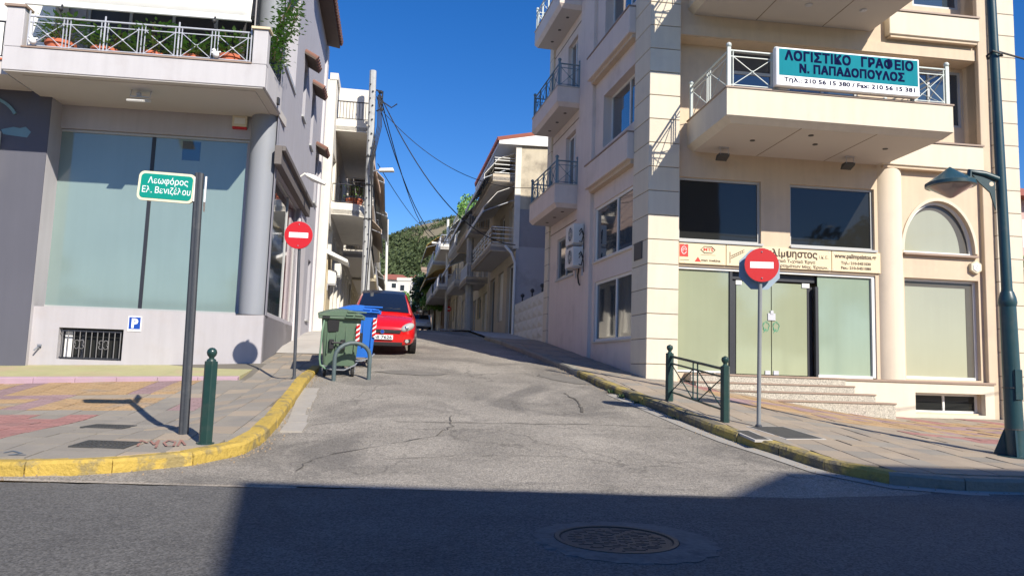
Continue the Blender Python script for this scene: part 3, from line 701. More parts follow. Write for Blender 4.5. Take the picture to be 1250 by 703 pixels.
# front wall
fw_holes = [(.76,2.72,4.2,5.65,.12),(3.42,5.50,4.2,5.65,.12),(.76,5.50,1.25,3.62,.12),(6.22,8.03,4.2,5.52,.14),(6.22,8.10,1.29,3.62,.16),(6.35,8.05,.53,.97,.14),(.76,8.2,6.9,8.97,.42),(.76,8.2,9.98,12.2,.42)]
mb = wall_holes(MB(), R, .70, 8.48, 0, TOPZ, -.2, fw_holes)
for (u0, u1, z0, z1) in ((.7,8.3,6.85,9.02),(.7,8.3,9.9,12.3)): pass
# arch spandrel
cu, rz, ru, zc = 7.125, 1.22, .905, 4.25
arc = [(cu-ru*math.cos(math.pi*k/20), zc+rz*math.sin(math.pi*k/20)) for k in range(21)]
for k in range(20):
    (a, za), (b, zb) = arc[k], arc[k+1]
    mb.add([R.w(a,za,-.2),R.w(b,zb,-.2),R.w(b,5.52,-.2),R.w(a,5.52,-.2)], [(0,1,2,3)])
    mb.add([R.w(a,za,-.2),R.w(b,zb,-.2),R.w(b,zb,-.36),R.w(a,za,-.36)], [(0,1,2,3)])
part('front_wall', mb, peach, A)
# recessed loggia back walls
mb = MB()
wall_holes(mb, R, .7, 8.3, 6.85, 9.05, -.62, [(2.15,3.25,6.9,8.95,.12),(3.6,5.4,6.9,8.75,.12),(6.9,8.15,7.46,8.88,.12)], .12)
wall_holes(mb, R, .7, 8.3, 9.95, 12.25, -.62, [(6.9,8.15,10.5,11.9,.12),(2.15,3.25,9.98,12.0,.12)], .12)
part('recessed_wall', mb, peach, A)
# solid body behind, roof
body = MB()
bp_ = [xy(R.w(.6,0,-.75)), xy(R.w(9.0,0,-.75)), xy(R.w(9.0,0,-9)), xy(RS.w(9.0,0,-3)), xy(RS.w(9.0,0,-.45)), xy(RS.w(.8,0,-.45))]
body.prism(bp_, -.2, TOPZ); part('building_core', body, peach, A)
# right end wall
part('end_wall', MB().fbox(R, 9.121, 9.3, -9, -.3, 0, TOPZ-.2), peach, A)
# inner pilaster and spandrel boxes
part('pilaster', MB().fbox(R, 8.2, 8.468, -.5, -.085, .2, TOPZ), peach, A, .01)
for (z0, z1, uu) in ((6.22,6.80,5.6),(9.40,9.98,5.85),(12.5,13.1,5.85)):
    part('spandrel_box', MB().fbox(R, uu, 8.195, -.25, .0, z0, z1), cream, A, .015)
    part('spandrel_ledge', MB().fbox(R, uu-.02, 8.198, -.25, .03, z1, z1+.04), granite_top, A)
    part('spandrel_drip', MB().fbox(R, uu+.05, 8.15, -.25, -.04, z0-.06, z0), peach, A)
# mezzanine windows + shop glass
window(A, R, .76, 2.72, 4.2, 5.65, -.30, glassd, greyframe, .055, name='mezzanine_window')
window(A, R, 3.42, 5.50, 4.2, 5.65, -.30, glassd, greyframe, .055, name='mezzanine_window')
part('window_ledge', MB().fbox(R, .76, 2.74, -.2, -.12, 4.15, 4.2), greyframe, A); part('window_ledge', MB().fbox(R, 3.40, 5.52, -.2, -.12, 4.15, 4.2), greyframe, A)
sw = part('shop_front', MB(), whiteframe, A)
fmb = MB().fbox(R, .76, 5.5, -.33, -.24, 3.56, 3.62).fbox(R, 5.42, 5.5, -.33, -.23, 1.27, 3.56).fbox(R, .76, 2.0, -.33, -.24, 1.27, 1.31).fbox(R, 4.10, 5.42, -.33, -.24, 1.25, 1.31)
part('shop_frame', fmb, whiteframe, sw)
part('dark_door_jamb', MB().fbox(R, 2.0, 2.06, -.34, -.25, 1.25, 3.56).fbox(R,2.06,2.2,-.45,-.40,1.25,3.4).fbox(R,2.0,4.12,-.45,-.36,3.40,3.56).fbox(R, 4.05,4.12,-.34,-.25,1.25,3.3).fbox(R,3.93,4.05,-.45,-.40,1.25,3.3), blackmet, sw)
part('shop_pane', MB().fbox(R, .76, 2.0, -.31, -.29, 1.31, 3.56), film_a, sw, label='pale green covered shop pane left of the door')
part('shop_pane', MB().fbox(R, 4.12, 5.42, -.31, -.29, 1.31, 3.56), film_b, sw, label='mint covered shop pane right of the door')
for (a, b) in ((2.22,3.05),(3.07,3.92)):
    dl = part('glass_door', MB().fbox(R, a, b, -.42, -.405, 1.27, 3.36), film_a, sw)
part('door_lock', MB().fbox(R, 2.97,3.15,-.405,-.385,2.50,2.66).fbox(R,3.03,3.1,-.405,-.375,2.64,2.72), greymet, sw)
part('door_hinge', MB().fbox(R, 2.2,2.34,-.405,-.385,3.28,3.38).fbox(R,3.8,3.98,-.405,-.385,3.28,3.38), whiteframe, sw)
part('floor_lock', MB().fbox(R, 2.9,3.02,-.405,-.38,1.27,1.36).fbox(R,3.1,3.22,-.405,-.38,1.27,1.36), greymet, sw)
stk = MB()
for cx in (2.93,3.17):
    for k in range(5):
        a = k*1.2; stk.tube([R.w(cx+.085*math.cos(a+t*.5)*(1-.1*t), 2.36+.12*math.sin(a+t*.5)*(1-.1*t), -.402) for t in range(4)], .007, 4)
    stk.tube([R.w(cx-.06+.02*t, 2.22+.03*t, -.402) for t in range(4)], .009, 4)
part('green_sticker', stk, mk('green_sticker_print', (.02,.28,.16), .5, 0, 1, 0, fine=0), sw)
# right bay window, arch window, basement window
window(A, R, 6.22, 8.10, 1.29, 3.62, -.34, film_c, whiteframe, .06, name='shop_window', pmats=[film_c])
part('uncovered_glass', MB().fbox(R, 6.29, 8.03, -.338, -.334, 3.44, 3.55).fbox(R, 7.86, 8.03, -.338, -.334, 1.36, 3.44), mk('dark_gap_behind_glass', (.10,.09,.075), .25, .2, 1, 0, 60), A, label='dark glass edge not covered by the cream blind')
aw = part('arch_window', MB(), whiteframe, A)
mb = MB(); md = MB(); mp_ = MB(); mf = MB()
def arcs(r_in, r_out, zz=rz, d0=-.34, d1=-.28, M_=None):
    n = 24
    for k in range(n):
        a0, a1 = math.pi*k/n, math.pi*(k+1)/n
        pts = []
        for (a, s) in ((a0,r_out),(a1,r_out),(a1,r_in),(a0,r_in)): pts.append((cu-(ru-(1-s))*math.cos(a), zc+(rz-(1-s))*math.sin(a)))
        M_.hexa([R.w(p[0],p[1],d0) for p in pts]+[R.w(p[0],p[1],d1) for p in pts])
arcs(.93, 1.0, M_=mb); mb.fbox(R, cu-ru, cu+ru, -.34, -.27, 4.2, 4.26); part('arch_frame', mb, whiteframe, aw)
arcs(1.0, 1.07, d0=-.22, d1=-.165, M_=md); part('arch_moulding', md, cream, aw)
n = 24; vs = [R.w(cu-(ru-.07)*math.cos(math.pi*k/n), zc+(rz-.07)*math.sin(math.pi*k/n), -.33) for k in range(n+1)]; mp_.add(vs, [tuple(range(n+1))]); part('pane', mp_, MATS['dark_gap_behind_glass'], aw)
vs = [R.w(cu-.12-(ru-.17)*math.cos(math.pi*k/n), zc+(rz-.20)*math.sin(math.pi*k/n), -.325) for k in range(n+1)]; mf.add(vs, [tuple(range(n+1))]); part('cream_blind', mf, film_c, aw)
part('window_ledge', MB().fbox(R, 6.19, 8.06, -.2, -.10, 4.15, 4.2), granite_top, A)
window(A, R, 6.35, 8.05, .53, .97, -.33, glassd, whiteframe, .05, mull=(7.2,), name='basement_window')
# plinth
pm = MB(); wall_holes(pm, R, 4.05, 8.3, 0, 1.2, -.06, [(6.33,8.07,.50,.98,.14)], .14); part('plinth', pm, cream, A)
part('plinth_coping', MB().fbox(R, 4.1, 8.33, -.2, -.03, 1.2, 1.25), granite_top, A)
# round column
part('round_column', MB().lathe([(.385,1.252),(.385,6.18),(.385,6.24)], (R.w(5.89,0,-.43)[0],R.w(5.89,0,-.43)[1],0), 40), mk('column_cream_render', (.64,.55,.44), .9, .05, 1, .2, 100, streak=.12, stain=(.50,.43,.36), stain_amt=.3), A, smooth=True)
# sign plates under the mezzanine
sb = thing('shop_sign', 'long cream shop sign board above the glass door with dark Greek lettering', 'sign', R.w(3,3.66,-.15))
for (a, b) in ((.77,1.86),(1.875,4.39),(4.405,5.60)): part('sign_board', MB().fbox(R, a, b, -.2, -.15, 3.67, 4.14), creamb, sb, .004)
for u_ in (.9,1.8,1.95,4.33,4.45,5.55):
    for z_ in (3.71,4.10): part('screw', MB().fbox(R, u_-.012,u_+.012,-.15,-.145,z_-.012,z_+.012), greymet, sb)
D_ = -.1485
text('lettering', 'Παλίμ', R, 2.62, 3.93, D_, .16, brownink, sb, width=.62, fat=.012)
text('lettering', 'υ', R, 3.275, 3.93, D_, .16, brownink, sb, width=.115, fat=.012)
flat_print(sb, R, 3.327, 3.345, 3.90, 4.075, D_+.006, brownink, 'lettering_stroke')
text('lettering', 'ηστος', R, 3.42, 3.93, D_, .16, brownink, sb, width=.60, fat=.012)
text('lettering', 'Ι.Κ.Ε.', R, 4.08, 3.935, D_, .07, brownink, sb, width=.23)
text('lettering', 'Αναπαλαιωτικά Τεχνικά Έργα', R, 2.52, 3.81, D_, .062, brownink, sb, width=1.48, bold=.035)
text('lettering', 'Εμπόριο Εξαρτημάτων Μηχ. Έργων.', R, 2.52, 3.70, D_, .062, brownink, sb, width=1.78, bold=.035)
text('lettering', 'www.palimpsistos.gr', R, 4.47, 3.98, D_, .10, brownink, sb, width=1.04, bold=.04)
text('lettering', 'Τηλ.: 210-5451030', R, 4.62, 3.84, D_, .06, brownink, sb, width=.74, bold=.045)
text('lettering', 'Fax.: 210-5451080', R, 4.62, 3.73, D_, .06, brownink, sb, width=.74, bold=.045)
flat_print(sb, R, .78, .98, 3.82, 4.10, D_, redink, 'red_emblem_square')
em = MB(); c0 = (.88,3.965)
em.tube([R.w(c0[0]+.06*math.cos(k*.5), c0[1]+.085*math.sin(k*.5), D_+.003) for k in range(13)], .008, 4); em.tube([R.w(c0[0]+.03*math.cos(k*.8), c0[1]+.04*math.sin(k*.8), D_+.003) for k in range(6)], .008, 4)
part('emblem_lines', em, whitep, sb)
hx = MB(); hx.tube([R.w(1.44+.17*math.cos(math.pi/3*k), 4.00+.085*math.sin(math.pi/3*k), D_+.002) for k in range(7)], .008, 4); part('hexagon_outline', hx, brownink, sb)
text('lettering', 'MTS', R, 1.33, 3.97, D_, .07, redink, sb, width=.23, bold=.03)
flat_print(sb, R, 1.27, 1.62, 3.878, 3.884, D_, brownink)
part('triangle_mark', MB().add([R.w(1.13,3.72,D_+.001),R.w(1.28,3.72,D_+.001),R.w(1.205,3.83,D_+.001)], [(0,1,2)]), redink, sb)
text('lettering', 'man mekina', R, 1.28, 3.735, D_, .055, brownink, sb, width=.45, bold=.03)
cr = MB(); 
for s_ in (0,.05): cr.tube([R.w(1.98,3.83+s_*1.2,D_+.002),R.w(2.3,4.0+s_,D_+.002)], .006, 4)
for k in range(6): cr.tube([R.w(1.99+.05*k,3.84+.027*k,D_+.002),R.w(2.02+.05*k,3.90+.027*k,D_+.002)], .005, 4)
cr.fbox(R, 1.95,1.965,D_,D_+.003,3.72,3.98); part('crane_mark', cr, brownink, sb)
flat_print(sb, R, .79, 1.0, 3.74, 3.75, D_, brownink)
# steps
for k, (ur, zt, zb, dd) in enumerate(((4.5,1.245,1.09,.17),(4.53,1.085,.93,.46),(4.82,.925,.765,.76),(5.08,.76,.40,1.06))):
    st = part('step', MB().fbox(R, .95, ur, -.2 if k else -.2, dd, zb-.0 if k == 3 else zb-.004, zt-.032), granite, A)
    part('tread', MB().fbox(R, .93, ur+.015, (-.4,.14,.43,.73)[k], dd+.02, zt-.032, zt), granite_top, st, .004)
# alarm box
al = thing('alarm_box', 'hexagonal cream alarm box on the wall right of the arched window', 'alarm box', R.w(8.02,4.0,-.2))
hexp = lambda r, d: [R.w(8.0+r*math.cos(math.pi/3*k+.52), 3.93+r*math.sin(math.pi/3*k+.52), d) for k in range(6)]
m_ = MB(); m_.add(hexp(.16,-.2)+hexp(.16,-.11), [tuple(range(6,12))]+[(k,(k+1)%6,6+(k+1)%6,6+k) for k in range(6)]); part('casing', m_, beige_pl, al, .01)
m_ = MB(); m_.add(hexp(.11,-.11)+hexp(.10,-.095), [tuple(range(6,12))]+[(k,(k+1)%6,6+(k+1)%6,6+k) for k in range(6)]); part('cover', m_, whitep, al)
text('letter', 'G', R, 7.965, 3.89, -.094, .08, ink, al, width=.06)
# balcony, first floor front
def balcony(parent, F, u0, u1, dmax, zs, zt, m, dwall=-.2, bevel=.14, name='balcony', th=.12, lines=()):
    b = part(name, MB(), m, parent)
    sl_ = MB(); sl_.fbox(F, u0+bevel, u1-bevel, dwall, dmax-bevel, zs, zs+.15); part('slab', sl_, soffitm, b)
    m2 = MB(); z1 = zs+.12
    # fascia with bevelled bottom edge: front, left, right
    def fas(pin, pout):
        (a, b_), (c, d_) = pin, pout
        m2.hexa([F.w(a[0],zs+.0,a[1]),F.w(b_[0],zs+.0,b_[1]),F.w(d_[0],z1,d_[1]),F.w(c[0],z1,c[1]),F.w(a[0],zt,a[1]),F.w(b_[0],zt,b_[1]),F.w(d_[0],zt,d_[1]),F.w(c[0],zt,c[1])])
    bv = bevel
    fas(((u0+bv,dmax-bv),(u1-bv,dmax-bv)), ((u0,dmax),(u1,dmax)))
    fas(((u0+bv,dwall),(u0+bv,dmax-bv)), ((u0,dwall),(u0,dmax)))
    fas(((u1-bv,dmax-bv),(u1-bv,dwall)), ((u1,dmax),(u1,dwall)))
    part('fascia', m2, m, b)
    fl = MB(); fl.fbox(F, u0+bv+.002, u1-bv-.002, dwall, dmax-bv-.002, zs+.151, zs+.2); part('floor', fl, conc, b)
    cp = MB(); c2 = .02
    cp.fbox(F, u0-c2, u1+c2, dmax-bv, dmax+c2, zt, zt+.03); cp.fbox(F, u0-c2, u0+bv, dwall, dmax-bv-.001, zt, zt+.03); cp.fbox(F, u1-bv, u1+c2, dwall, dmax-bv-.001, zt, zt+.03); part('coping', cp, granite_top if m in (peach, cream) else conc, b)
    g_ = MB()
    for q in lines: g_.fbox(F, q-.012, q+.012, dwall+.02, dmax-bv, zs-.002, zs+.01)
    if lines: part('soffit_groove', g_, joint, b)
    return b
b1 = balcony(A, R, .95, 5.86, 2.0, 6.24, 6.92, cream, lines=(2.6,4.25), name='front_balcony')
railing(b1, R, [(1.02,-.15),(1.02,1.93),(2.02,1.93)], 6.95, 7.72, palegreen)
railing(b1, R, [(5.0,1.93),(5.79,1.93),(5.79,-.15)], 6.95, 7.72, palegreen)
for (u_, d_) in ((2.0,.9),(3.4,.95),(3.0,1.5),(5.0,1.0)): part('downlight', MB().lathe([(.055,-.008),(.055,.01)], R.w(u_,6.235,d_), 12), steelg, b1)
# window doors behind balcony
window(A, R, 2.15, 3.25, 6.9, 8.95, -.68, glassb, greyframe, .07, name='balcony_door', trans=(8.4,))
window(A, R, 3.6, 5.4, 6.9, 8.75, -.68, glassb, greyframe, .07, mull=(4.5,), name='balcony_door')
window(A, R, 6.9, 8.15, 7.46, 8.88, -.68, glassb, greyframe, .06, mull=(7.3,), name='window')
window(A, R, 6.9, 8.15, 10.5, 11.9, -.68, glassb, greyframe, .06, name='window'); window(A, R, 2.15, 3.25, 9.98, 12.0, -.68, glassb, greyframe, .07, name='balcony_door')
part('beam', MB().fbox(R, .76, 8.19, -.25, -.16, 8.985, 9.25), peach, A)
# second, third floor balconies
b2 = balcony(A, R, .95, 5.62, 2.0, 9.50, 10.2, cream, lines=(2.6,4.25), name='front_balcony')
railing(b2, R, [(1.02,-.15),(1.02,1.93),(3.4,1.93),(5.5,1.93),(5.5,-.15)], 10.23, 11.0, palegreen)
for (u_, d_) in ((1.9,.75),(3.4,.75),(4.7,.75)): part('downlight', MB().lathe([(.08,.01),(.08,-.012),(.045,-.03)], R.w(u_,9.495,d_), 12), greymet, b2)
# balcony sign
bs = thing('signboard', 'turquoise and white Greek office signboard hung on the balcony railing', 'signboard', R.w(3.4,7.0,2.05))
part('box', MB().fbox(R, 1.93, 5.04, 1.96, 2.12, 7.0, 7.80), whitep, bs, .015)
part('turquoise_face', MB().fbox(R, 1.99, 5.00, 2.10, 2.124, 7.215, 7.765), cyanb, bs)
part('white_face', MB().fbox(R, 1.99, 5.00, 2.10, 2.124, 7.04, 7.212), whitep, bs)
for (s, u_, z_, h_, w_) in (('ΛΟΓΙΣΤΙΚΟ', 2.10, 7.53, .185, 1.42), ('ΓΡΑΦΕΙΟ', 3.73, 7.53, .185, 1.15), ('Ν. ΠΑΠΑΔΟΠΟΥΛΟΣ', 2.40, 7.29, .165, 2.28)):
    text('lettering', s, R, u_, z_, 2.1255, h_, MATS['navy_print'], bs, width=w_-.02, bold=0, spacing=1.08, fat=.022)
text('lettering', 'Τηλ.: 210 56 15 380 / Fax: 210 56 15 381', R, 2.08, 7.085, 2.1245, .085, navy, bs, width=2.83, bold=0, fat=.009)
# flood lights
for (u_, wh) in ((1.62,'under the front balcony beside the banded pillar'),(4.6,'under the front balcony above the right mezzanine window')):
    f = thing('floodlight', 'small black floodlight hanging '+wh, 'floodlight', R.w(u_,6.24,.35), group=None)
    part('bracket', MB().tube([R.w(u_-.09,6.23,.3),R.w(u_-.09,6.08,.32)], .01, 4).tube([R.w(u_+.09,6.23,.3),R.w(u_+.09,6.08,.32)], .01, 4).fbox(R,u_-.1,u_+.1,.27,.33,6.22,6.24), greymet, f)
    part('lamp_housing', MB().hexa([R.w(u_-.13,6.04,.30),R.w(u_+.13,6.04,.30),R.w(u_+.13,5.97,.12),R.w(u_-.13,5.97,.12),R.w(u_-.12,6.10,.33),R.w(u_+.12,6.10,.33),R.w(u_+.12,6.09,.16),R.w(u_-.12,6.09,.16)]), steelg, f, .008)
# ---- side wall
side = MB()
H1 = [(1.0,4.05,4.15,5.65,.1),(1.0,3.95,2.0,3.6,.1),(1.0,3.5,7.2,8.65,.3),(1.0,3.5,10.25,11.7,.3)]
wall_holes(side, RS, .94, 4.2, .3, TOPZ, -.10, H1)
wall_holes(side, RS, 5.45, 8.6, 1.2, TOPZ, -.06, [(5.9,7.7,4.05,5.35,.1),(5.95,7.0,6.75,8.5,.15),(5.95,7.0,9.8,11.5,.15),(5.95,7.0,12.7,13.2,.15)], .15)
part('side_wall', side, pinkside, A)
part('side_pilaster', MB().fbox(RS, 4.2, 5.45, -.4, 0, .8, TOPZ), pinkside, A, .008)
for (a, b, c, e, d_) in ((1.0,4.05,4.15,5.65,-.17),(1.0,3.95,2.0,3.6,-.17)): window(A, RS, a, b, c, e, d_, glassb, whiteframe, .07, mull=(2.35,), name='side_window', sill=-.06)
window(A, RS, 1.0, 3.5, 7.2, 8.65, -.36, glassb, whiteframe, .06, mull=(2.1,), name='side_window'); window(A, RS, 1.0, 3.5, 10.25, 11.7, -.36, glassb, whiteframe, .06, mull=(2.1,), name='side_window')
window(A, RS, 5.9, 7.7, 4.05, 5.35, -.13, glassb, greyframe, .06, mull=(6.8,), name='side_window', sill=-.02)
for z_ in (6.75,9.8): window(A, RS, 5.95, 7.0, z_, z_+1.72, -.2, glassb, whiteframe, .06, name='balcony_door', mull=(6.45,))
for (z0, z1) in ((6.2,6.85),(9.3,9.95),(12.4,13.0)):
    part('side_spandrel_box', MB().fbox(RS, .96, 4.25, -.15, .16, z0, z1), pinkside, A, .02); part('spandrel_ledge', MB().fbox(RS, .955, 4.27, -.15, .18, z1, z1+.035), granite_top, A)
    part('spandrel_underside', MB().fbox(RS, 1.0, 4.15, -.15, .06, z0-.10, z0), peach, A)
for (zs, zt, up) in ((5.95,6.62,0),(9.0,9.58,1),(12.05,12.62,2)):
    bb = balcony(A, RS, 5.47, 8.62, .68, zs, zt, pinkside, dwall=-.06, bevel=.09, name='side_balcony')
    railing(bb, RS, [(5.52,-.02),(5.52,.62),(8.57,.62),(8.57,-.02)], zt+.03, zt+.72, teal if up < 2 else palegreen)
    for u_ in (6.1,7.0,7.9): part('downlight', MB().lathe([(.05,-.01),(.05,.01)], RS.w(u_,zs-.004,.25), 10), steelg, bb)
part('wall_groove', MB().fbox(RS, 5.46, 8.59, -.07, -.052, 8.72, 8.75).fbox(RS, 5.46, 8.59, -.07, -.052, 11.75, 11.78).fbox(RS, 5.46, 8.59, -.07, -.052, 5.62, 5.65), joint, A)
part('roof_coping', MB().fbox(R, -.05, 9.35, -.3, .06, TOPZ, TOPZ+.2), cream, A)
sp = thing('street_plaque', 'small dark plaque on the shaded side of the banded pillar', 'plaque', RS.w(.45,3.9,.03)); part('plate', MB().fbox(RS, .30, .78, .002, .02, 3.75, 4.15), blackmet, sp, .004)
# air conditioners
def ac_unit(F, uc, zc_, d0, label, w=.8, h=.56, dep=.3, grp='outdoor air conditioning units'):
    a = thing('air_conditioner', label, 'air conditioner', F.w(uc,zc_-h/2,d0), group=None)
    part('casing', MB().fbox(F, uc-w/2, uc+w/2, d0, d0+dep, zc_-h/2, zc_+h/2), winac, a, .02)
    c = F.w(uc-.1, zc_, d0+dep+.004); n = Vector(F.n); mb = MB(); ring = MB()
    def circ(r, dd, N=24): return [F.w(uc-.1+r*math.cos(2*math.pi*k/N), zc_+r*math.sin(2*math.pi*k/N), d0+dep+dd) for k in range(N)]
    mb.add(circ(.2,.003), [tuple(range(24))]); part('fan_opening', mb, blackpl, a)
    for r in (.2,.13,.06): ring.tube(circ(r,.012)+circ(r,.012)[:1], .006, 4, False)
    for k in range(6): ring.tube([F.w(uc-.1,zc_,d0+dep+.012), F.w(uc-.1+.2*math.cos(k*math.pi/3),zc_+.2*math.sin(k*math.pi/3),d0+dep+.012)], .005, 4)
    part('fan_grille', ring, winac, a)
    for s in (-1,1): part('bracket', MB().fbox(F, uc+s*.3-.02, uc+s*.3+.02, d0-.02, d0+dep, zc_-h/2-.04, zc_-h/2).fbox(F, uc+s*.3-.02, uc+s*.3+.02, d0-.02, d0+.02, zc_-h/2-.25, zc_-h/2-.04), greymet, a)
    return a
ac_unit(RS, 5.05, 5.05, .02, 'upper of the two white air conditioning units on the shaded side wall', .8, .56)
ac_unit(RS, 5.05, 4.4, .02, 'lower of the two white air conditioning units on the shaded side wall', .8, .56)
ph = thing('cable_bundle', 'loose cables beside the air conditioners on the shaded side wall', 'cables', RS.w(4.5,4.4,.02)); mbp = MB()
for z_ in (5.0,4.35):
    part('cable_loop', MB().tube([RS.w(4.63,z_+.1,.15),RS.w(4.5,z_+.16,.14),RS.w(4.4,z_,.1),RS.w(4.5,z_-.22,.12),RS.w(4.62,z_-.18,.15)], .016, 5), cable, ph); part('cable_loop', MB().tube([RS.w(4.63,z_,.15),RS.w(4.52,z_+.1,.12),RS.w(4.45,z_-.1,.08),RS.w(4.55,z_-.4,.04)], .013, 5), cable, ph)
part('drain_hose', MB().tube([RS.w(4.95,4.1,.05),RS.w(5.0,3.9,.06),RS.w(4.95,3.7,.05),RS.w(4.9,3.62,.03)], .025, 5), cable, ph)
# ================================================================ left corner building
lavb = mk('pale_lavender_balcony', (.49,.475,.485), .9, .06, 1.1, .2, 110, streak=.12, stain=(.38,.34,.33), stain_amt=.35)
B = thing('apartment_building', 'lavender grey corner apartment building on the left with a plant filled balcony', 'building', (L.w(-3,0,-3)[0], L.w(-3,0,-3)[1], 1.0))
BT = 13.6
# plinth
pm = MB(); wall_holes(pm, L, -4.62, .23, .5, 2.22, 0, [(-4.06,-2.72,1.1,1.78,.22)], .22)
wall_holes(pm, LS, 0, 5.0, .6, 2.22, 0, [], .3); pm.add([L.w(-4.62,2.22,0),L.w(.23,2.22,0),LS.w(5.0,2.22,0),LS.w(5,2.22,-.5),L.w(-.3,2.22,-.5),L.w(-4.62,2.22,-.5)], [(0,1,2,3,4,5)])
part('plinth', pm, lavpl, B)
# basement window with bars
bw = window(B, L, -4.06, -2.72, 1.1, 1.78, -.2, glassd, blackmet, .05, name='basement_window', mull=(-3.62,))
part('white_curtain', MB().fbox(L, -4.0, -3.85, -.199, -.19, 1.15, 1.72), whitep, bw)
mk('grille_grey', (.16,.155,.16), .5, .1, 8, .05, 80)
gb = MB().fbox(L, -4.02,-2.76,-.03,-.01,1.12,1.15).fbox(L, -4.02,-2.76,-.03,-.01,1.70,1.73)
part('grille_rail', gb, blackmet, bw)
for k in range(11):
    u_ = -3.98+1.2*k/10; part('grille_bar', MB().tube([L.w(u_,1.12,-.02),L.w(u_,1.73,-.02)], .011, 5), MATS['grille_grey'], bw)
for cu_ in (-3.62,-3.12):
    sc = MB()
    for sx in (-1,1):
        for sz in (-1,1): sc.tube([L.w(cu_+sx*(.05-.045*math.cos(t*.7)),1.43+sz*(.05+.045*math.sin(t*.7)),-.01) for t in range(7)], .009, 4)
    part('grille_scroll', sc, MATS['grille_grey'], bw)
# left wing, lintel, recess
part('left_wing', MB().fbox(L, -14.5, -4.62, -6, .12, .2, 6.95), slate, B)
part('wing_return', MB().fbox(L, -4.76, -4.615, -.5, .10, .6, 6.86), lavpl, B)
wb = MB(); wall_holes(wb, L, -4.7, -.1, 2.2, 7.4, -.36, [(-4.72,-.28,2.20,6.31,.12)], .12); part('lintel_wall', wb, lavpl, B)
part('recess_back', MB().fbox(L, -.5, .1, -.9, -.45, 2.2, 6.9), lav, B)
sf = part('display_window', MB(), greyframe, B)
part('window_frame', MB().fbox(L,-4.74,-4.68,-.5,-.42,2.24,6.3).fbox(L,-.40,-.34,-.5,-.42,2.24,6.3).fbox(L,-4.68,-.4,-.5,-.42,2.22,2.28).fbox(L,-4.68,-.4,-.5,-.42,6.25,6.3), greyframe, sf)
part('pane', MB().fbox(L,-4.68,-2.63,-.47,-.455,2.28,6.25), film_l, sf); part('pane', MB().fbox(L,-2.55,-.40,-.47,-.455,2.28,6.25), film_l, sf)
part('glass_joint', MB().fbox(L,-2.63,-2.55,-.48,-.44,2.28,6.25), blackmet, sf)
part('ventilation_flap', MB().fbox(L,-1.95,-1.55,-.455,-.45,5.75,6.2), glassb, sf)
# round column at corner
cc = L.w(-.09,0,-.325)
part('round_column', MB().lathe([(.31,2.222),(.31,12.6)], (cc[0],cc[1],0), 36), colm, B, smooth=True)
# side wall of the left building
sw_ = MB()
holesS = [(.35,5.0,2.3,5.66,.16),(.5,2.5,8.25,10.9,.6),(4.1,4.75,8.2,9.75,.3),(6.3,7.0,8.0,9.7,.3),(8.3,9.0,6.6,8.3,.3),(8.0,8.8,2.6,4.6,.3)]
wall_holes(sw_, LS, .12, 9.7, .9, BT-.8, 0, holesS, .3); part('side_wall', sw_, lav, B)
dw = window(B, LS, .35, 5.0, 2.3, 5.66, -.12, film_l, greyframe, .05, mull=(3.3,), name='side_display_window', pmats=[glassb, redcurt])
part('window_pilaster', MB().fbox(LS, 5.0, 6.6, -.1, .05, .9, 5.64), mk('pale_lavender_render', (.54,.52,.54), .9, .05, 1, .2, 110, streak=.08), B, .01)
part('corner_pilaster', MB().fbox(LS, 9.45, 9.95, -.3, .08, .9, BT-1), MATS['pale_lavender_render'], B, .01)
part('lintel_box', MB().fbox(LS, -.05, 6.2, .0, .16, 5.66, 6.10), mk('brown_grey_lintel', (.14,.125,.12), .8, .08, 2, .1, 60), B, .01)
part('lintel_lip', MB().fbox(LS, -.05, 6.25, .16, .24, 5.98, 6.10), MATS['brown_grey_lintel'], B, .008)
part('loggia_back', MB().fbox(LS, .5, 2.5, -.75, -.6, 8.25, 10.9), lav, B); part('loggia_parapet', MB().fbox(LS, .5, 2.5, -.1, .04, 8.2, 8.30), greyframe, B)
for (a, b, c, e) in ((4.1,4.75,8.2,9.75),(6.3,7.0,8.0,9.7),(8.3,9.0,6.6,8.3),(8.0,8.8,2.6,4.6)):
    window(B, LS, a, b, c, e, -.25, glassd, whiteframe, .05, name='side_window')
    part('window_ledge', MB().fbox(LS, a-.05, b+.05, -.2, .06, c-.05, c), greyframe, B)
# small tiled canopies over the side windows
for (a, b, z_) in ((3.9,4.95,9.95),(6.1,7.2,9.9),(8.1,9.2,8.5)):
    cn = part('tiled_canopy', MB().hexa([LS.w(a,z_,0),LS.w(b,z_,0),LS.w(b,z_-.17,.32),LS.w(a,z_-.17,.32),LS.w(a,z_+.06,0),LS.w(b,z_+.06,0),LS.w(b,z_-.11,.32),LS.w(a,z_-.11,.32)]), mk('dark_canopy_board', (.10,.075,.06), .9, .2, 4, .2, 40), B)
    n = 5
    for k in range(n):
        uu = a+(b-a)*(k+.5)/n; part('roof_tile', MB().tube([LS.w(uu,z_+.10,0),LS.w(uu,z_-.10,.36)], [.075,.09], 8), rooftile, cn)
# eave with roof tiles along the top
part('eave', MB().hexa([LS.w(4.5,BT-.8,-.2),LS.w(9.9,BT-.8,-.2),LS.w(9.9,BT-.9,.45),LS.w(4.5,BT-.9,.45),LS.w(4.5,BT-.7,-.2),LS.w(9.9,BT-.7,-.2),LS.w(9.9,BT-.82,.45),LS.w(4.5,BT-.82,.45)]), mk('dark_eave_boards', (.11,.08,.065), .9, .2, 4, .2, 40), B)
for k in range(24): part('roof_tile', MB().tube([LS.w(4.6+k*.225,BT-.55,-.2),LS.w(4.6+k*.225,BT-.74,.54)], [.09,.105], 8), rooftile, B)
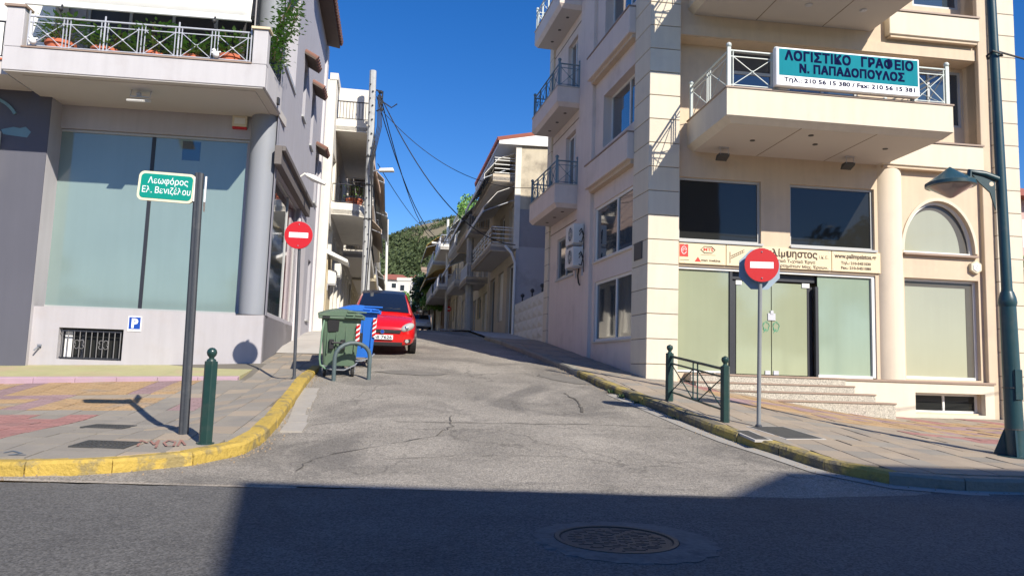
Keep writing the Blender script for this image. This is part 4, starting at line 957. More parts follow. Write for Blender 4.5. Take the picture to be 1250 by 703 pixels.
# building body and roof
part('building_core', MB().prism([xy(L.w(-14,0,-1.2)), xy(L.w(-.1,0,-1.2)), xy(LS.w(1.0,0,-.8)), xy(LS.w(9.5,0,-.8)), xy(L.w(-14,0,-9))], .2, BT-.75), lav, B)
part('core_cladding', MB().fbox(LS, 2.55, 9.7, -.85, -.31, 6.0, BT-.85), lav, B)
uw = MB(); wall_holes(uw, L, -14, -.1, 7.2, BT-.8, -1.0, [(-4.6,-.6,7.25,9.6,.15)], .15); part('upper_front_wall', uw, lav, B)
window(B, L, -4.6, -.6, 7.25, 9.6, -1.1, mk('dark_interior', (.035,.035,.04), .5, .2, 1.5, 0, 60), greyframe, .07, mull=(-3.6,-2.6,-1.6), name='balcony_door')
# upper front storey slab (next balcony up, out of frame, keeps the shade real)
# balcony with solid parapet, corner posts
bl = part('front_balcony', MB(), lavpl, B)
DM = 1.6
part('slab', MB().fbox(L, -4.86, .24, -1.0, DM-.0, 6.85, 7.05), soffitm, bl)
part('soffit_panel', MB().fbox(L, -4.6, .05, -.3, DM-.18, 6.835, 6.85), soffitm, bl)
part('parapet', MB().fbox(L, -4.90, .28, DM-.16, DM+.02, 6.87, 7.36).fbox(L, .10, .28, -.1, DM-.161, 6.87, 7.5), lavb, bl, .012)
part('parapet', MB().fbox(L, -4.90, -4.72, -1.0, DM-.161, 6.87, 7.36), lavpl, bl, .012)
part('corner_post', MB().fbox(L, -4.90, -4.56, DM-.22, DM+.021, 7.361, 8.2), lavb, bl, .012); part('corner_post', MB().fbox(L, -.02, .281, DM-.22, DM+.021, 7.361, 8.12), lavb, bl, .012)
part('post_cap', MB().fbox(L, -4.94, -4.52, DM-.26, DM+.06, 8.2, 8.25), granite_top, bl); part('post_cap', MB().fbox(L, -.06, .32, DM-.26, DM+.06, 8.12, 8.17), creamb, bl)
part('coping', MB().fbox(L, -4.56, -.02, DM-.19, DM+.04, 7.36, 7.39), granite_top, bl)
rl = part('railing', MB(), greymet, bl)
n = 6; ua, ub = -4.5, -.08
for k in range(3):
    a = ua+(ub-ua)*k/3; b = ua+(ub-ua)*(k+1)/3; mb = MB(); rail_panel(mb, L, (a,DM-.08),(b,DM-.08), 7.39, 8.07, r=.012); part('rail_panel', mb, greymet, rl)
for k in range(4):
    a = ua+(ub-ua)*k/3; part('rail_post', MB().tube([L.w(a,7.39,DM-.08),L.w(a,8.18,DM-.08)], .018, 6), greymet, rl)
# ornate side rail
orn = MB(); orn.tube([L.w(.2,7.5,DM-.25),L.w(.2,7.5,-.1)], .02, 5); orn.tube([L.w(.2,8.1,DM-.25),L.w(.2,8.1,-.1)], .02, 5)
for k in range(9):
    d_ = -.05+k*.165; orn.tube([L.w(.2,7.5,d_),L.w(.2,8.1,d_)], .012, 4)
    orn.tube([L.w(.2,7.8+.1*math.sin(t),d_+.07*math.cos(t)) for t in range(7)], .012, 4)
part('ornate_side_rail', orn, blackmet, bl)
part('side_lamp', MB().fbox(L,.28,.33,.3,.42,6.95,7.1), blackpl, bl)
# lower left balcony next door on the wing
b3 = part('left_wing_balcony', MB(), lavpl, B)
part('slab', MB().fbox(L, -14, -5.05, .12, 1.1, 6.95, 7.25), soffitm, b3); part('coping', MB().fbox(L, -14, -5.03, 1.0, 1.14, 7.25, 7.29), terra, b3)
mb = MB(); rail_panel(mb, L, (-14,1.07), (-5.1,1.07), 7.29, 8.1, style='bars', r=.014); mb.tube([L.w(-5.1,8.1,1.07),L.w(-5.1,8.1,.1)], .02, 5)
part('rail_panel', mb, blackmet, b3)
part('wing_upper_wall', MB().fbox(L, -14, -4.95, -.9, -.3, 7.3, BT-1), awn, B)
# awning: white fabric drop with bottom bar and clips
aw_ = thing('awning', 'white fabric awning pulled down in front of the left balcony', 'awning', L.w(-2.3,8.3,DM-.3))
am = MB(); nn_ = 24
for k in range(nn_+1):
    u_ = -4.62+(4.48)*k/nn_
    for (z_, d_) in ((8.37,DM-.12),(8.9,DM-.2),(9.6,DM-.5),(10.4,DM-1.0),(11.2,DM-1.9)): 
        q = L.w(u_, z_+(-.0), d_+.006*math.sin(k*1.9)); am.v.append(q)
for k in range(nn_):
    for j in range(4): a = k*5+j; am.f.append((a,a+5,a+6,a+1))
fa = part('fabric', am, awn, aw_, smooth=True); fa.modifiers.new('sol','SOLIDIFY').thickness = .012
part('bottom_bar', MB().tube([L.w(-4.64,8.35,DM-.12),L.w(-.12,8.35,DM-.12)], .025, 8), whiteframe, aw_)
part('valance', MB().fbox(L,-4.62,-.14,DM-.125,-.0+DM-.115,8.37,8.46), awn, aw_)
for u_ in (-3.9,-.85): part('clip', MB().tube([L.w(u_,8.36,DM-.08),L.w(u_,8.22,DM-.05),L.w(u_+.02,8.1,DM-.06)], .022, 6).ball(L.w(u_,8.24,DM-.03), .045, 8, 6), blackpl, aw_)
for (u_, lb) in ((-4.35,'white bird figurine tied at the left end of the balcony rail'),(-.75,'white bird figurine tied at the right end of the balcony rail')):
    t = thing('ornament', lb, 'ornament', L.w(u_,7.42,DM+.02)); part('figure', MB().ball(L.w(u_,7.5,DM+.02), .07, 10, 7).ball(L.w(u_-.04,7.58,DM+.03), .045, 8, 6).tube([L.w(u_-.08,7.53,DM+.04),L.w(u_+.1,7.56,DM+.03)], .02, 5), whitep, t, smooth=True)
# pots and plants
def potplant(label, u_, d_, z_, r, h, ph, F=L, spread=.5, n=330, m=leaf, succ=False):
    t = thing('potted_plant', label, 'potted plant', F.w(u_,z_,d_)); c = F.w(u_,z_,d_)
    part('pot', MB().lathe([(r*.7,0),(r*.95,h*.5),(r,h*.85),(r*1.12,h*.86),(r*1.12,h),(r*.95,h),(r*.9,h*.9)], c, 18), terra, t, smooth=True)
    lf = MB(); st = MB(); rr = random.Random(int(u_*100)+7)
    for k in range(5):
        a = rr.uniform(0,6.28); st.tube([(c[0],c[1],c[2]+h*.9),(c[0]+math.cos(a)*spread*.4,c[1]+math.sin(a)*spread*.3,c[2]+h+ph*.5),(c[0]+math.cos(a)*spread*.7,c[1]+math.sin(a)*spread*.5,c[2]+h+ph*.9)], .01, 4)
    for k in range(n):
        a = rr.uniform(0,6.28); q = rr.random()**.5*spread; zz = c[2]+h+rr.uniform(.0,1)*ph; p = Vector((c[0]+math.cos(a)*q, c[1]+math.sin(a)*q*.6, zz))
        l = rr.uniform(.07,.16)*(1.6 if succ else 1); dirv = Vector((math.cos(a),math.sin(a),rr.uniform(-.3,.8))).normalized(); sd_ = dirv.cross(Vector((0,0,1))).normalized()*l*.28; e = p+dirv*l
        lf.add([p, p+dirv*l*.5+sd_, e, p+dirv*l*.5-sd_], [(0,1,2,3)])
    part('stem', st, barkm, t); lo = part('foliage', lf, m, t); lo['kind'] = 'stuff'
for a in (('wide terracotta bowl with a bushy green plant behind the left end of the balcony rail',-4.0,1.22,7.15,.27,.5,.55),
          ('low terracotta bowl with a short palm stub, second from the left on the balcony',-3.1,1.22,7.15,.26,.42,.4),
          ('terracotta pot with long green sprays in the middle of the balcony',-2.15,1.22,7.15,.2,.42,.65),
          ('terracotta pot with an aloe, second from the right on the balcony',-1.35,1.22,7.15,.18,.42,.35),
          ('terracotta pot with a leafy plant behind the right end of the balcony rail',-.55,1.2,7.15,.24,.48,.5)): potplant(*a)
cl = thing('climbing_plant', 'green climbing plant spilling over the right end of the left balcony', 'plant', L.w(.2,7.2,.9)); lf = MB(); stm = MB()
for k in range(6):
    p = [L.w(.15+random.uniform(-.05,.15),7.75,.9+random.uniform(-.4,.4))]; 
    for q in range(6): pp = p[-1]; p.append((pp[0]+random.uniform(-.02,.12),pp[1]+random.uniform(-.12,.12),pp[2]+random.uniform(.1,.32)))
    stm.tube(p, .012, 4)
    for q in p:
        for _ in range(22):
            c = Vector(q)+Vector((random.gauss(0,.11),random.gauss(0,.13),random.gauss(0,.12))); a = random.uniform(0,6.28); dv = Vector((math.cos(a),math.sin(a),random.uniform(-.6,.6))).normalized(); sd_ = dv.cross(Vector((.1,.2,1))).normalized()*.028; lf.add([c,c+dv*.05+sd_,c+dv*.11,c+dv*.05-sd_], [(0,1,2,3)])
part('stem', stm, barkm, cl); o = part('foliage', lf, leaf, cl); o['kind'] = 'stuff'
# wall mounted bits
f = thing('floodlight', 'white square floodlight under the left balcony', 'floodlight', L.w(-2.4,6.84,1.0))
part('bracket', MB().tube([L.w(-2.6,6.83,1.0),L.w(-2.6,6.68,1.05),L.w(-2.2,6.68,1.05),L.w(-2.2,6.83,1.0)], .012, 5).ball(L.w(-2.45,6.75,1.0), .06, 8, 6), greymet, f)
part('lamp_housing', MB().hexa([L.w(-2.58,6.48,1.3),L.w(-2.24,6.48,1.3),L.w(-2.20,6.60,.95),L.w(-2.54,6.60,.95),L.w(-2.57,6.52,1.33),L.w(-2.23,6.52,1.33),L.w(-2.19,6.66,.98),L.w(-2.53,6.66,.98)]), winac, f, .01)
f = thing('alarm_box', 'cream and red alarm box on the lintel above the left display window', 'alarm box', L.w(-.68,6.5,-.36))
part('casing', MB().fbox(L,-.84,-.5,-.36,-.27,6.58,6.84), beige_pl, f, .01); part('red_base', MB().fbox(L,-.83,-.51,-.355,-.28,6.53,6.578), redsign, f); part('front_plate', MB().fbox(L,-.79,-.55,-.27,-.265,6.64,6.78), winac, f)
f = thing('wall_tap', 'small brass tap low on the left plinth', 'tap', L.w(-4.42,1.3,0)); part('spout', MB().tube([L.w(-4.42,1.32,0),L.w(-4.42,1.33,.09),L.w(-4.47,1.26,.12)], .018, 6), galv, f); part('handle', MB().fbox(L,-4.44,-4.36,.04,.07,1.36,1.40), galv, f)
f = thing('parking_sign', 'small blue and white P plate on the left plinth', 'sign', L.w(-2.5,1.9,0))
part('plate', MB().fbox(L,-2.64,-2.36,.002,.014,1.75,2.08), whitep, f); part('blue_face', MB().fbox(L,-2.62,-2.38,.014,.017,1.80,2.06), bluep, f); text('letter', 'P', L, -2.57, 1.835, .0175, .19, whitep, f, width=.14, bold=.05)
text('lettering', 'PARKING', L, -2.61, 1.762, .0145, .022, navy, f, width=.2)
f = thing('wall_lamp', 'white arm lamp fixed high on the lavender side wall', 'wall lamp', LS.w(3.7,6.3,0))
part('arm', MB().tube([LS.w(4.0,6.0,0.02),LS.w(4.0,6.35,.05),LS.w(4.0,6.48,.2),LS.w(4.0,6.42,.32)], .03, 8), winac, f); part('lamp_head', MB().tube([LS.w(4.0,6.45,.24),LS.w(4.0,6.36,.45),LS.w(4.0,6.22,.78)], [.06,.10,.05], 8), winac, f, smooth=True)
f = thing('light_box_sign', 'edge of a white light box sign on the dark wing at the far left', 'sign', L.w(-5.7,5.3,.3)); part('box', MB().fbox(L,-7.0,-5.58,.12,.32,4.95,6.0), winac, f, .02)
# torn poster-like mural marks
f = thing('wall_mural', 'pale blue painted shapes high on the dark grey wing', 'mural', L.w(-5.3,6.3,.125))
part('painted_shape', MB().add([L.w(-5.6,6.05,.124),L.w(-5.35,6.12,.124),L.w(-5.22,6.1,.124),L.w(-5.1,6.14,.124),L.w(-4.98,6.03,.124),L.w(-5.05,5.9,.124),L.w(-5.3,5.92,.124),L.w(-5.55,5.94,.124)], [tuple(range(8))]), mk('pale_blue_mural_paint', (.16,.28,.32), .8, .1, 3, 0, 60), f)
part('painted_arc', MB().tube([L.w(-6.2+.9*math.cos(1.6-t*.13),6.15+.55*math.sin(1.6-t*.13)+.1,.13) for t in range(11)], .045, 4), MATS['pale_blue_mural_paint'], f)
# ================================================================ signs, posts, railings
def disc(mb, c, r, n, y0, y1, rot=0, ax=None):
    ax = ax or Vector((1,0,0)); nn = Vector((ax.y,-ax.x,0)); N = n
    a = [Vector(c)+ax*r*math.cos(rot+2*math.pi*k/N)+Vector((0,0,1))*r*math.sin(rot+2*math.pi*k/N)-nn*y0 for k in range(N)]
    b = [p+nn*(y0-y1) for p in a]
    mb.add(a+b, [tuple(range(N)), tuple(range(N,2*N))]+[(k,(k+1)%N,N+(k+1)%N,N+k) for k in range(N)]); return mb
def no_entry(label, base_px, c_px, r, Y, ax, octo=None, tilt=0):
    b = ground(*base_px, .13); Y = b.y if Y is None else Y; c = at(*c_px, Y-.04); t = thing('no_entry_sign', label, 'road sign', (b.x,b.y,b.z))
    top = Vector((c.x, Y+.02, c.z+r*.95))
    part('pole', MB().tube([(b.x,b.y,b.z-.05), top], .030, 12), greypole if not octo else mk('grey_pole_galvanised', (.20,.21,.22), .5, .1, 6, .08, 80), t, smooth=True)
    part('base_collar', MB().lathe([(.05,0),(.05,.03),(.034,.05)], (b.x,b.y,b.z-.01), 12), greypole, t)
    ax = Vector((math.cos(ax), math.sin(ax), 0))
    part('sign_plate', disc(MB(), c, r, 36, 0, .012, ax=ax), redsign, t)
    part('rim', disc(MB(), c, r*1.015, 36, .011, .022, ax=ax), signback, t)
    nn = Vector((ax.y,-ax.x,0)); mb = MB(); h = r*.19; w = r*.68; f = c+nn*.002
    mb.hexa([f-ax*w-Vector((0,0,h)), f+ax*w-Vector((0,0,h)), f+ax*w-Vector((0,0,h))-nn*.004, f-ax*w-Vector((0,0,h))-nn*.004, f-ax*w+Vector((0,0,h)), f+ax*w+Vector((0,0,h)), f+ax*w+Vector((0,0,h))-nn*.004, f-ax*w+Vector((0,0,h))-nn*.004]); part('white_bar', mb, whitep, t)
    for s in (-1,1):
        part('bolt', MB().ball(c+Vector((0,0,s*r*.78))+nn*.002, .012, 8, 5), galv, t)
        part('clamp', MB().box(c.x-.05,c.x+.05,c.y+.01,c.y+.08,c.z+s*r*.5-.02,c.z+s*r*.5+.02), galv, t)
    if octo:
        oc = at(*octo, Y+.10); part('stop_plate_back', disc(MB(), oc, .325, 8, 0, .012, rot=math.pi/8, ax=ax), signback, t, label='grey blue back of an octagonal stop sign')
    return t
no_entry('no entry sign on a thin dark pole left of the green and blue bins', (359,462), (364.5,287), .265, None, .10)
no_entry('no entry sign in front of an octagonal sign back near the right kerb', (926,521), (930,323.5), .252, None, -.05, octo=(927,329))
# street name sign
b = ground(224,530,.13); tp = at(243.5,212,b.y)
t = thing('street_name_sign', 'green bilingual looking Greek street name sign on a tall ribbed dark post', 'street sign', (b.x,b.y,b.z))
t['label'] = 'green street name plate in Greek on a tall ribbed dark post near the left kerb'
pm_ = MB(); Nn = 16
def ribbed(c, r, z): return [(c[0]+(r if k%2 else r*.86)*math.cos(2*math.pi*k/Nn), c[1]+(r if k%2 else r*.86)*math.sin(2*math.pi*k/Nn), z) for k in range(Nn)]
pm_.add(ribbed(b, .058, b.z-.05)+ribbed(tp, .055, tp.z), [tuple(range(Nn-1,-1,-1)), tuple(range(Nn,2*Nn))]+[(k,(k+1)%Nn,Nn+(k+1)%Nn,Nn+k) for k in range(Nn)])
part('post', pm_, greypole, t)
F2 = Fr((0,0), (1,.02), 1)
cs = at(203,228.5,b.y-.03); F2.o = Vector((cs.x,cs.y,0))
def rrect(w, h, r, d, tilt=-math.radians(2.6), n=6):
    pts = []
    for (sx, sy, a0) in ((1,1,0),(-1,1,90),(-1,-1,180),(1,-1,270)):
        for k in range(n+1):
            a = math.radians(a0+90*k/n); pts.append((sx*(w-r)+r*math.cos(a), sy*(h-r)+r*math.sin(a)))
    return [F2.w(p[0]*math.cos(tilt)-p[1]*math.sin(tilt), cs.z+p[0]*math.sin(tilt)+p[1]*math.cos(tilt), d) for p in pts]
def plate(w, h, r, d0, d1):
    a = rrect(w,h,r,d0); c = rrect(w,h,r,d1); n = len(a); return MB().add(a+c, [tuple(range(n)), tuple(range(n,2*n))]+[(k,(k+1)%n,n+(k+1)%n,n+k) for k in range(n)])
part('plate', plate(.352,.185,.07,-.03,.0), creamedge, t); part('green_face', plate(.322,.155,.05,.0,.003), greensign, t)
def tilt_text(s, uu, zz, h, w):
    o = text('lettering', s, F2, 0, 0, .0035, h, whitep, t, width=w, bold=.012, ext=.001)
    L0 = root_loc(t); th = -math.radians(2.6)
    for v in o.data.vertices:
        p = v.co+L0; du = (p-F2.o).dot(F2.u); z = p.z; du += uu; z += zz; u2 = du*math.cos(th)-z*math.sin(th); z2 = du*math.sin(th)+z*math.cos(th); dd = (p-F2.o).dot(F2.n)
        v.co = Vector(F2.w(u2, cs.z+z2, dd))-L0
tilt_text('Λεωφόρος', -.235, .035, .078, .50); tilt_text('Ελ. Βενιζέλου', -.30, -.085, .078, .60)
part('bracket', MB().box(cs.x+.345,cs.x+.40,cs.y-.01,cs.y+.03,cs.z-.17,cs.z+.14), whitep, t)
part('side_plate', MB().hexa([(tp.x+dx,tp.y+dy,z_) for z_ in (cs.z-.17,cs.z+.16) for dx, dy in ((.075,0),(.10,0),(-.155,.62),(-.18,.62))]), whitep, t, .003, label='second name plate seen edge on')
# bollard
def post_hex(mb, c, w, h, z0):
    pts = [(c[0]+w*math.cos(math.pi/3*k), c[1]+w*math.sin(math.pi/3*k)) for k in range(6)]; mb.prism(pts, z0, z0+h)
b = ground(250.5,541,.13)
t = thing('bollard', 'dark green hexagonal bollard with a ball top beside the street name post', 'bollard', tuple(b))
mb = MB(); post_hex(mb, b, .078, .965, b.z-.03); part('shaft', mb, darkmet, t, .006); part('ball_finial', MB().lathe([(.055,0),(.05,.02),(.028,.035),(.03,.045),(.05,.07),(.058,.10),(.05,.13),(.028,.152),(.002,.158)], (b.x,b.y,b.z+.934), 16), darkmet, t, smooth=True)
part('base_plate', MB().lathe([(.10,-.01),(.10,.012),(.08,.014)], (b.x,b.y,b.z), 12), darkmet, t)
# guard rail fence on the right kerb
a = ground(817,489.5,.13); b = ground(885,515,.13)
t = thing('guard_railing', 'short dark green pedestrian railing with crossed bars along the right kerb', 'railing', tuple((a+b)/2))
for p in (a, b):
    mb = MB(); post_hex(mb, p, .072, .86, p.z-.03); part('post', mb, darkmet, t, .005)
    part('ball_finial', MB().lathe([(.05,0),(.028,.03),(.03,.04),(.052,.07),(.058,.10),(.05,.13),(.002,.155)], (p.x,p.y,p.z+.828), 14), darkmet, t, smooth=True)
def fp(s, h): return a+(b-a)*s+Vector((0,0,h))
for (h, r) in ((.78,.022),(.66,.016),(.17,.016)): part('rail', MB().tube([fp(.02,h),fp(.98,h)], r, 6), darkmet, t)
for s in (.46,.54): part('upright', MB().tube([fp(s,.17),fp(s,.78)], .013, 5), darkmet, t)
for (s0, s1) in ((.03,.46),(.54,.97)):
    part('cross_bar', MB().tube([fp(s0,.17),fp(s1,.66)], .010, 5), darkmet, t); part('cross_bar', MB().tube([fp(s0,.66),fp(s1,.17)], .010, 5), darkmet, t)
    cc_ = fp((s0+s1)/2,.415); dirx = (b-a).normalized(); part('ring', MB().tube([cc_+dirx*.04*math.cos(k*.7)+Vector((0,0,.04*math.sin(k*.7))) for k in range(10)], .008, 4), darkmet, t)
# hoop stand in front of the bins
a = ground(407,464.5,0); b = ground(450,463,0)
t = thing('hoop_stand', 'grey green steel hoop standing in the road in front of the bins', 'bike rack', tuple((a+b)/2))
pts = [a-Vector((0,0,.1)), a+Vector((0,0,.45))]; dx = b-a
for k in range(1,9):
    an = math.pi*k/9; pts.append(a+dx*(.5-.5*math.cos(an))+Vector((0,0,.45+.28*math.sin(an))))
pts += [b+Vector((0,0,.45)), b-Vector((0,0,.1))]; part('hoop', MB().tube(pts, .042, 10), hoopm, t, smooth=True)
# lamp post
b = ground(1240,557,.13); tp = at(1222,222,b.y); tl = (tp-b)/(tp.z-b.z)
t = thing('street_lamp', 'tall dark green street lamp with a conical lantern at the right edge', 'street lamp', tuple(b))
def ax_(z): return b+tl*z
part('post_shaft', MB().tube([ax_(2.15),ax_(2.25),ax_(5.0),ax_(8.4)], [.08,.068,.062,.055], 20), lampm, t, smooth=True)
part('base_tube', MB().tube([ax_(-.05),ax_(2.02)], [.115,.10], 20), lampm, t, smooth=True); part('collar', MB().tube([ax_(2.0),ax_(2.05),ax_(2.12),ax_(2.2)], [.103,.115,.105,.08], 20), lampm, t, smooth=True)
for z_ in (.9,.35): part('band', MB().tube([ax_(z_),ax_(z_+.015)], [.118,.118], 20), steelg, t)
for k in range(4):
    an = math.pi/4+math.pi/2*k+.3; d = Vector((math.cos(an),math.sin(an),0)); s_ = Vector((-d.y,d.x,0))*.012
    part('base_fin', MB().hexa([b+d*.10-s_-Vector((0,0,.02)), b+d*.27-s_-Vector((0,0,.02)), b+d*.27+s_-Vector((0,0,.02)), b+d*.10+s_-Vector((0,0,.02)), b+d*.10-s_+Vector((0,0,.36)), b+d*.13-s_+Vector((0,0,.34)), b+d*.13+s_+Vector((0,0,.34)), b+d*.10+s_+Vector((0,0,.36))]), lampm, t)
part('base_plate', MB().lathe([(.30,-.03),(.30,.01),(.2,.012)], tuple(b), 8), lampm, t)
part('door_flap', MB().box(b.x-.05,b.x+.05,b.y-.125,b.y-.10,b.z+.75,b.z+1.15), lampm, t, .004)
hc = at(1160,224,b.y); pj = at(1221,222,b.y); 
arm = part('arm', MB().tube([pj+Vector((0,0,.02)), pj+Vector((-.22,0,.10)), pj+Vector((-.42,0,.13)), hc+Vector((.26,0,.03))], [.05,.045,.04,.045], 10), lampm, t, smooth=True)
part('arm_bracket', MB().add([pj+Vector(v) for v in ((-.08,-.012,.02),(-.20,-.012,.06),(-.40,-.012,.10),(-.30,-.012,-.02),(-.15,-.012,-.16),(-.08,-.012,-.40),(-.08,.012,.02),(-.20,.012,.06),(-.40,.012,.10),(-.30,.012,-.02),(-.15,.012,-.16),(-.08,.012,-.40))], [(0,1,2,3,4,5),(6,7,8,9,10,11)]+[(k,(k+1)%6,6+(k+1)%6,6+k) for k in range(6)]), lampm, t)
part('bracket_hole', disc(MB(), pj+Vector((-.13,-.014,-.04)), .032, 14, 0, .002), mk('pale_wall_seen_through', (.66,.55,.43), .9), t)
part('lantern_cap', MB().lathe([(.30,-.05),(.315,-.045),(.315,.0),(.29,.015),(.12,.14),(.06,.19),(.002,.235)], tuple(hc), 24), lampm, t, smooth=True)
part('lantern_ridge', MB().tube([hc+Vector((.31,-.0,.02)),hc+Vector((.05,0,.17))], [.07,.03], 8), lampm, t, smooth=True)
part('lantern_bowl', MB().lathe([(.27,-.052),(.24,-.075),(.04,-.20),(.002,-.21)], tuple(hc), 24), glass('pinkish_lantern_glass', (.40,.30,.26), .15, .6), t, smooth=True)
part('cable_tie', MB().tube([ax_(5.55)+Vector((.1*math.cos(k),.1*math.sin(k),.03*math.sin(k*2))) for k in range(8)], .014, 5), cable, t)
# ================================================================ bins
def bin_(label, px, m, m2, sc=1.0, rz=.12):
    c = ground(*px, 0); dz = (g(c.x,c.y+.6)-g(c.x,c.y-.1))/.7
    t = thing('wheelie_bin', label, 'bin', tuple(c), rot=(math.atan(dz)*.7, 0, rz)); t.scale = (sc,sc,sc)
    W0, W1, D0, D1, zb, zt = .31, .385, 1.0, 1.16, .22, 1.20
    y0, y1 = .08, 0.0
    mb = MB(); rings = []
    for (f, z) in ((0,zb),(.12,zb+.1),(1,zt)):
        w = W0+(W1-W0)*f; ya = y0+(y1-y0)*f; yb = y0+D0+(D1-D0)*f-.04; r = .06
        pts = []
        for (cx, cy, a0) in ((w-r,yb-r,0),(-w+r,yb-r,90),(-w+r,ya+r,180),(w-r,ya+r,270)):
            for k in range(4):
                a = math.radians(a0+30*k); pts.append((cx+r*math.cos(a), cy+r*math.sin(a), z))
        rings.append(pts)
    n = 16; vs = [p for r_ in rings for p in r_]; fs = [(i*n+k, i*n+(k+1)%n, (i+1)*n+(k+1)%n, (i+1)*n+k) for i in range(2) for k in range(n)]+[tuple(range(n)), tuple(range(2*n,3*n))]
    mb.add(vs, fs); part('body', mb, m, t, smooth=True, local=True)
    rb = MB()
    for x in (-.25,-.08,.1,.27): rb.box(x-.012,x+.012,.012,.03,.45,1.12)
    part('reinforcing_rib', rb, m, t, .005, local=True)
    part('rim', MB().box(-.45,.45,-.05,1.2,1.14,1.20), m, t, .02, local=True)
    for x in (-.30,.28): part('rim_slot', MB().box(x-.07,x+.07,-.058,-.049,1.15,1.19), blackpl, t, local=True)
    # curved lid in two flaps
    lid = MB(); N = 8
    for (xa, xb, h0) in ((-.46,.46,0),):
        ring = []
        for k in range(N+1):
            s = k/N; z = 1.205+.17*math.sin(math.pi*(.12+.76*s))-.06; ring.append((xa+(xb-xa)*s, z))
        v = [(x,-.06,z) for x,z in ring]+[(x,1.22,z) for x,z in ring]; M_ = N+1
        base = [(xa,-.06,1.201),(xb,-.06,1.201),(xb,1.22,1.201),(xa,1.22,1.201)]
        fs = [(k,k+1,M_+k+1,M_+k) for k in range(N)]+[tuple(range(N,-1,-1))+(2*M_,2*M_+1), tuple(range(M_,2*M_))+(2*M_+2,2*M_+3), (0,M_,2*M_+3,2*M_), (N,2*M_+1,2*M_+2,2*M_-1)]
        lid.add(v+base, fs)
    part('lid', lid, m, t, .012, local=True)
    lh = MB()
    for x in (.15,.33): lh.box(x-.07,x+.07,-.09,-.06,1.22,1.25).box(x-.09,x+.09,-.10,-.055,1.17,1.20)
    lh.box(.10,.47,-.08,-.02,1.28,1.31); part('lid_handle', lh, m, t, .006, local=True)
    part('lever_arm', MB().tube([(-.33,.0,1.12),(-.36,-.03,.9),(-.38,-.03,.35),(-.36,-.02,.24),(-.24,.02,.15)], .018, 6), m2, t, local=True)
    part('emblem_plate', MB().hexa([(-.25,-.0,.88),(-.05,-.0,.90),(-.05,.02,.90),(-.25,.02,.88),(-.27,-.02,1.12),(-.04,-.02,1.12),(-.04,.02,1.12),(-.27,.02,1.12)]), blackpl, t, .006, local=True)
    gh = MB()
    for x in (-.17,.05): gh.box(x-.045,x+.045,-.04,.04,.55,.74)
    gh.tube([(-.17,-.05,.68),(.05,-.05,.68)], .022, 6); part('grip', gh, blackpl, t, .008, local=True)
    st = part('reflective_strip', MB().hexa([(.285,.010,.66),(.355,.015,.66),(.355,.03,.66),(.285,.03,.66),(.295,-.018,1.06),(.37,-.014,1.06),(.37,.02,1.06),(.295,.02,1.06)]), whitep, t, local=True)
    for k in range(4):
        z = .665+k*.10; part('red_stripe', MB().hexa([(.287-.0,-.003-.04*(z-.62)/.44-.004,z),(.358,-.003-.04*(z-.62)/.44+.002,z+.05),(.358,.02,z+.05),(.287,.02,z),(.289,-.006-.04*(z-.62)/.44-.004,z+.055),(.366,-.006-.04*(z-.62)/.44,z+.10),(.366,.02,z+.10),(.289,.02,z+.055)]), redsign, t, local=True)
    for x in (-.27,.27):
        for y in (.14,.98):
            w_ = part('caster', MB().tube([(x-.03,y,.10),(x+.03,y,.10)], .10, 16), tyre, t, .01, local=True)
            part('wheel_hub', MB().tube([(x-.035,y,.10),(x+.035,y,.10)], .045, 10), galv, w_, local=True)
            part('caster_fork', MB().box(x-.05,x-.04,y-.035,y+.035,.08,.22).box(x+.04,x+.05,y-.035,y+.035,.08,.22).box(x-.05,x+.05,y-.05,y+.05,.2,.225), galv, w_, local=True)
    part('tow_bar', MB().tube([(-.25,.05,.16),(-.1,-.03,.15),(.1,-.03,.15),(.3,.05,.24),(.36,.1,.3)], .015, 6), galv, t, local=True)
    return t
bin_('faded green plastic wheelie bin behind the steel hoop', (413,460.5), bingreen, mk('pale_green_tube', (.16,.27,.18), .5, .1, 4, .05, 60), 1.02, .25)
bin_('bright blue plastic wheelie bin between the green bin and the red car', (435,449), binblue, galv, 1.04, .235)
# ================================================================ red car
cpos = Vector((-3.27, 19.25, 0)); cpos.z = g(-3.2,19.6)
sl_ = (g(-3.6,22.2)-g(-3.2,19.4))/2.8
car = thing('parked_car', 'small red hatchback with a black roof parked behind the bins', 'car', tuple(cpos+Vector((0,0,.0))), rot=(math.atan(sl_),0,.17)); car.scale = (1.05,1.05,1.03)
ST = [(-.02,.50,.60,.22),(.03,.66,.66,.19),(.10,.74,.71,.18),(.22,.79,.78,.18),(.45,.825,.86,.18),(.9,.84,.94,.18),(1.3,.845,.97,.18),(2.2,.845,.98,.18),(3.2,.845,1.0,.18),(3.75,.80,1.0,.22),(3.98,.72,.96,.3),(4.03,.62,.9,.35)]
mb = MB(); rows = []
for (y, w, zb, z0) in ST:
    half = [(w*.86,z0),(w*.97,z0+.1),(w,z0+.27),(w,zb-.16),(w*.965,zb-.06),(w*.86,zb),(w*.5,zb+.035),(0,zb+.045)]
    rows.append([(x,y,z) for x,z in half]+[(-x,y,z) for x,z in half[-2::-1]])
n = len(rows[0]); vs = [p for r_ in rows for p in r_]; fs = []
for i in range(len(rows)-1):
    for k in range(n-1): fs.append((i*n+k,i*n+k+1,(i+1)*n+k+1,(i+1)*n+k))
    fs.append((i*n+n-1,i*n,(i+1)*n,(i+1)*n+n-1))
fs += [tuple(range(n)), tuple(range((len(rows)-1)*n, len(rows)*n))]; mb.add(vs, fs)
body = part('body', mb, carred, car, local=True, smooth=True); md = body.modifiers.new('sub','SUBSURF'); md.levels = 2; md.render_levels = 2
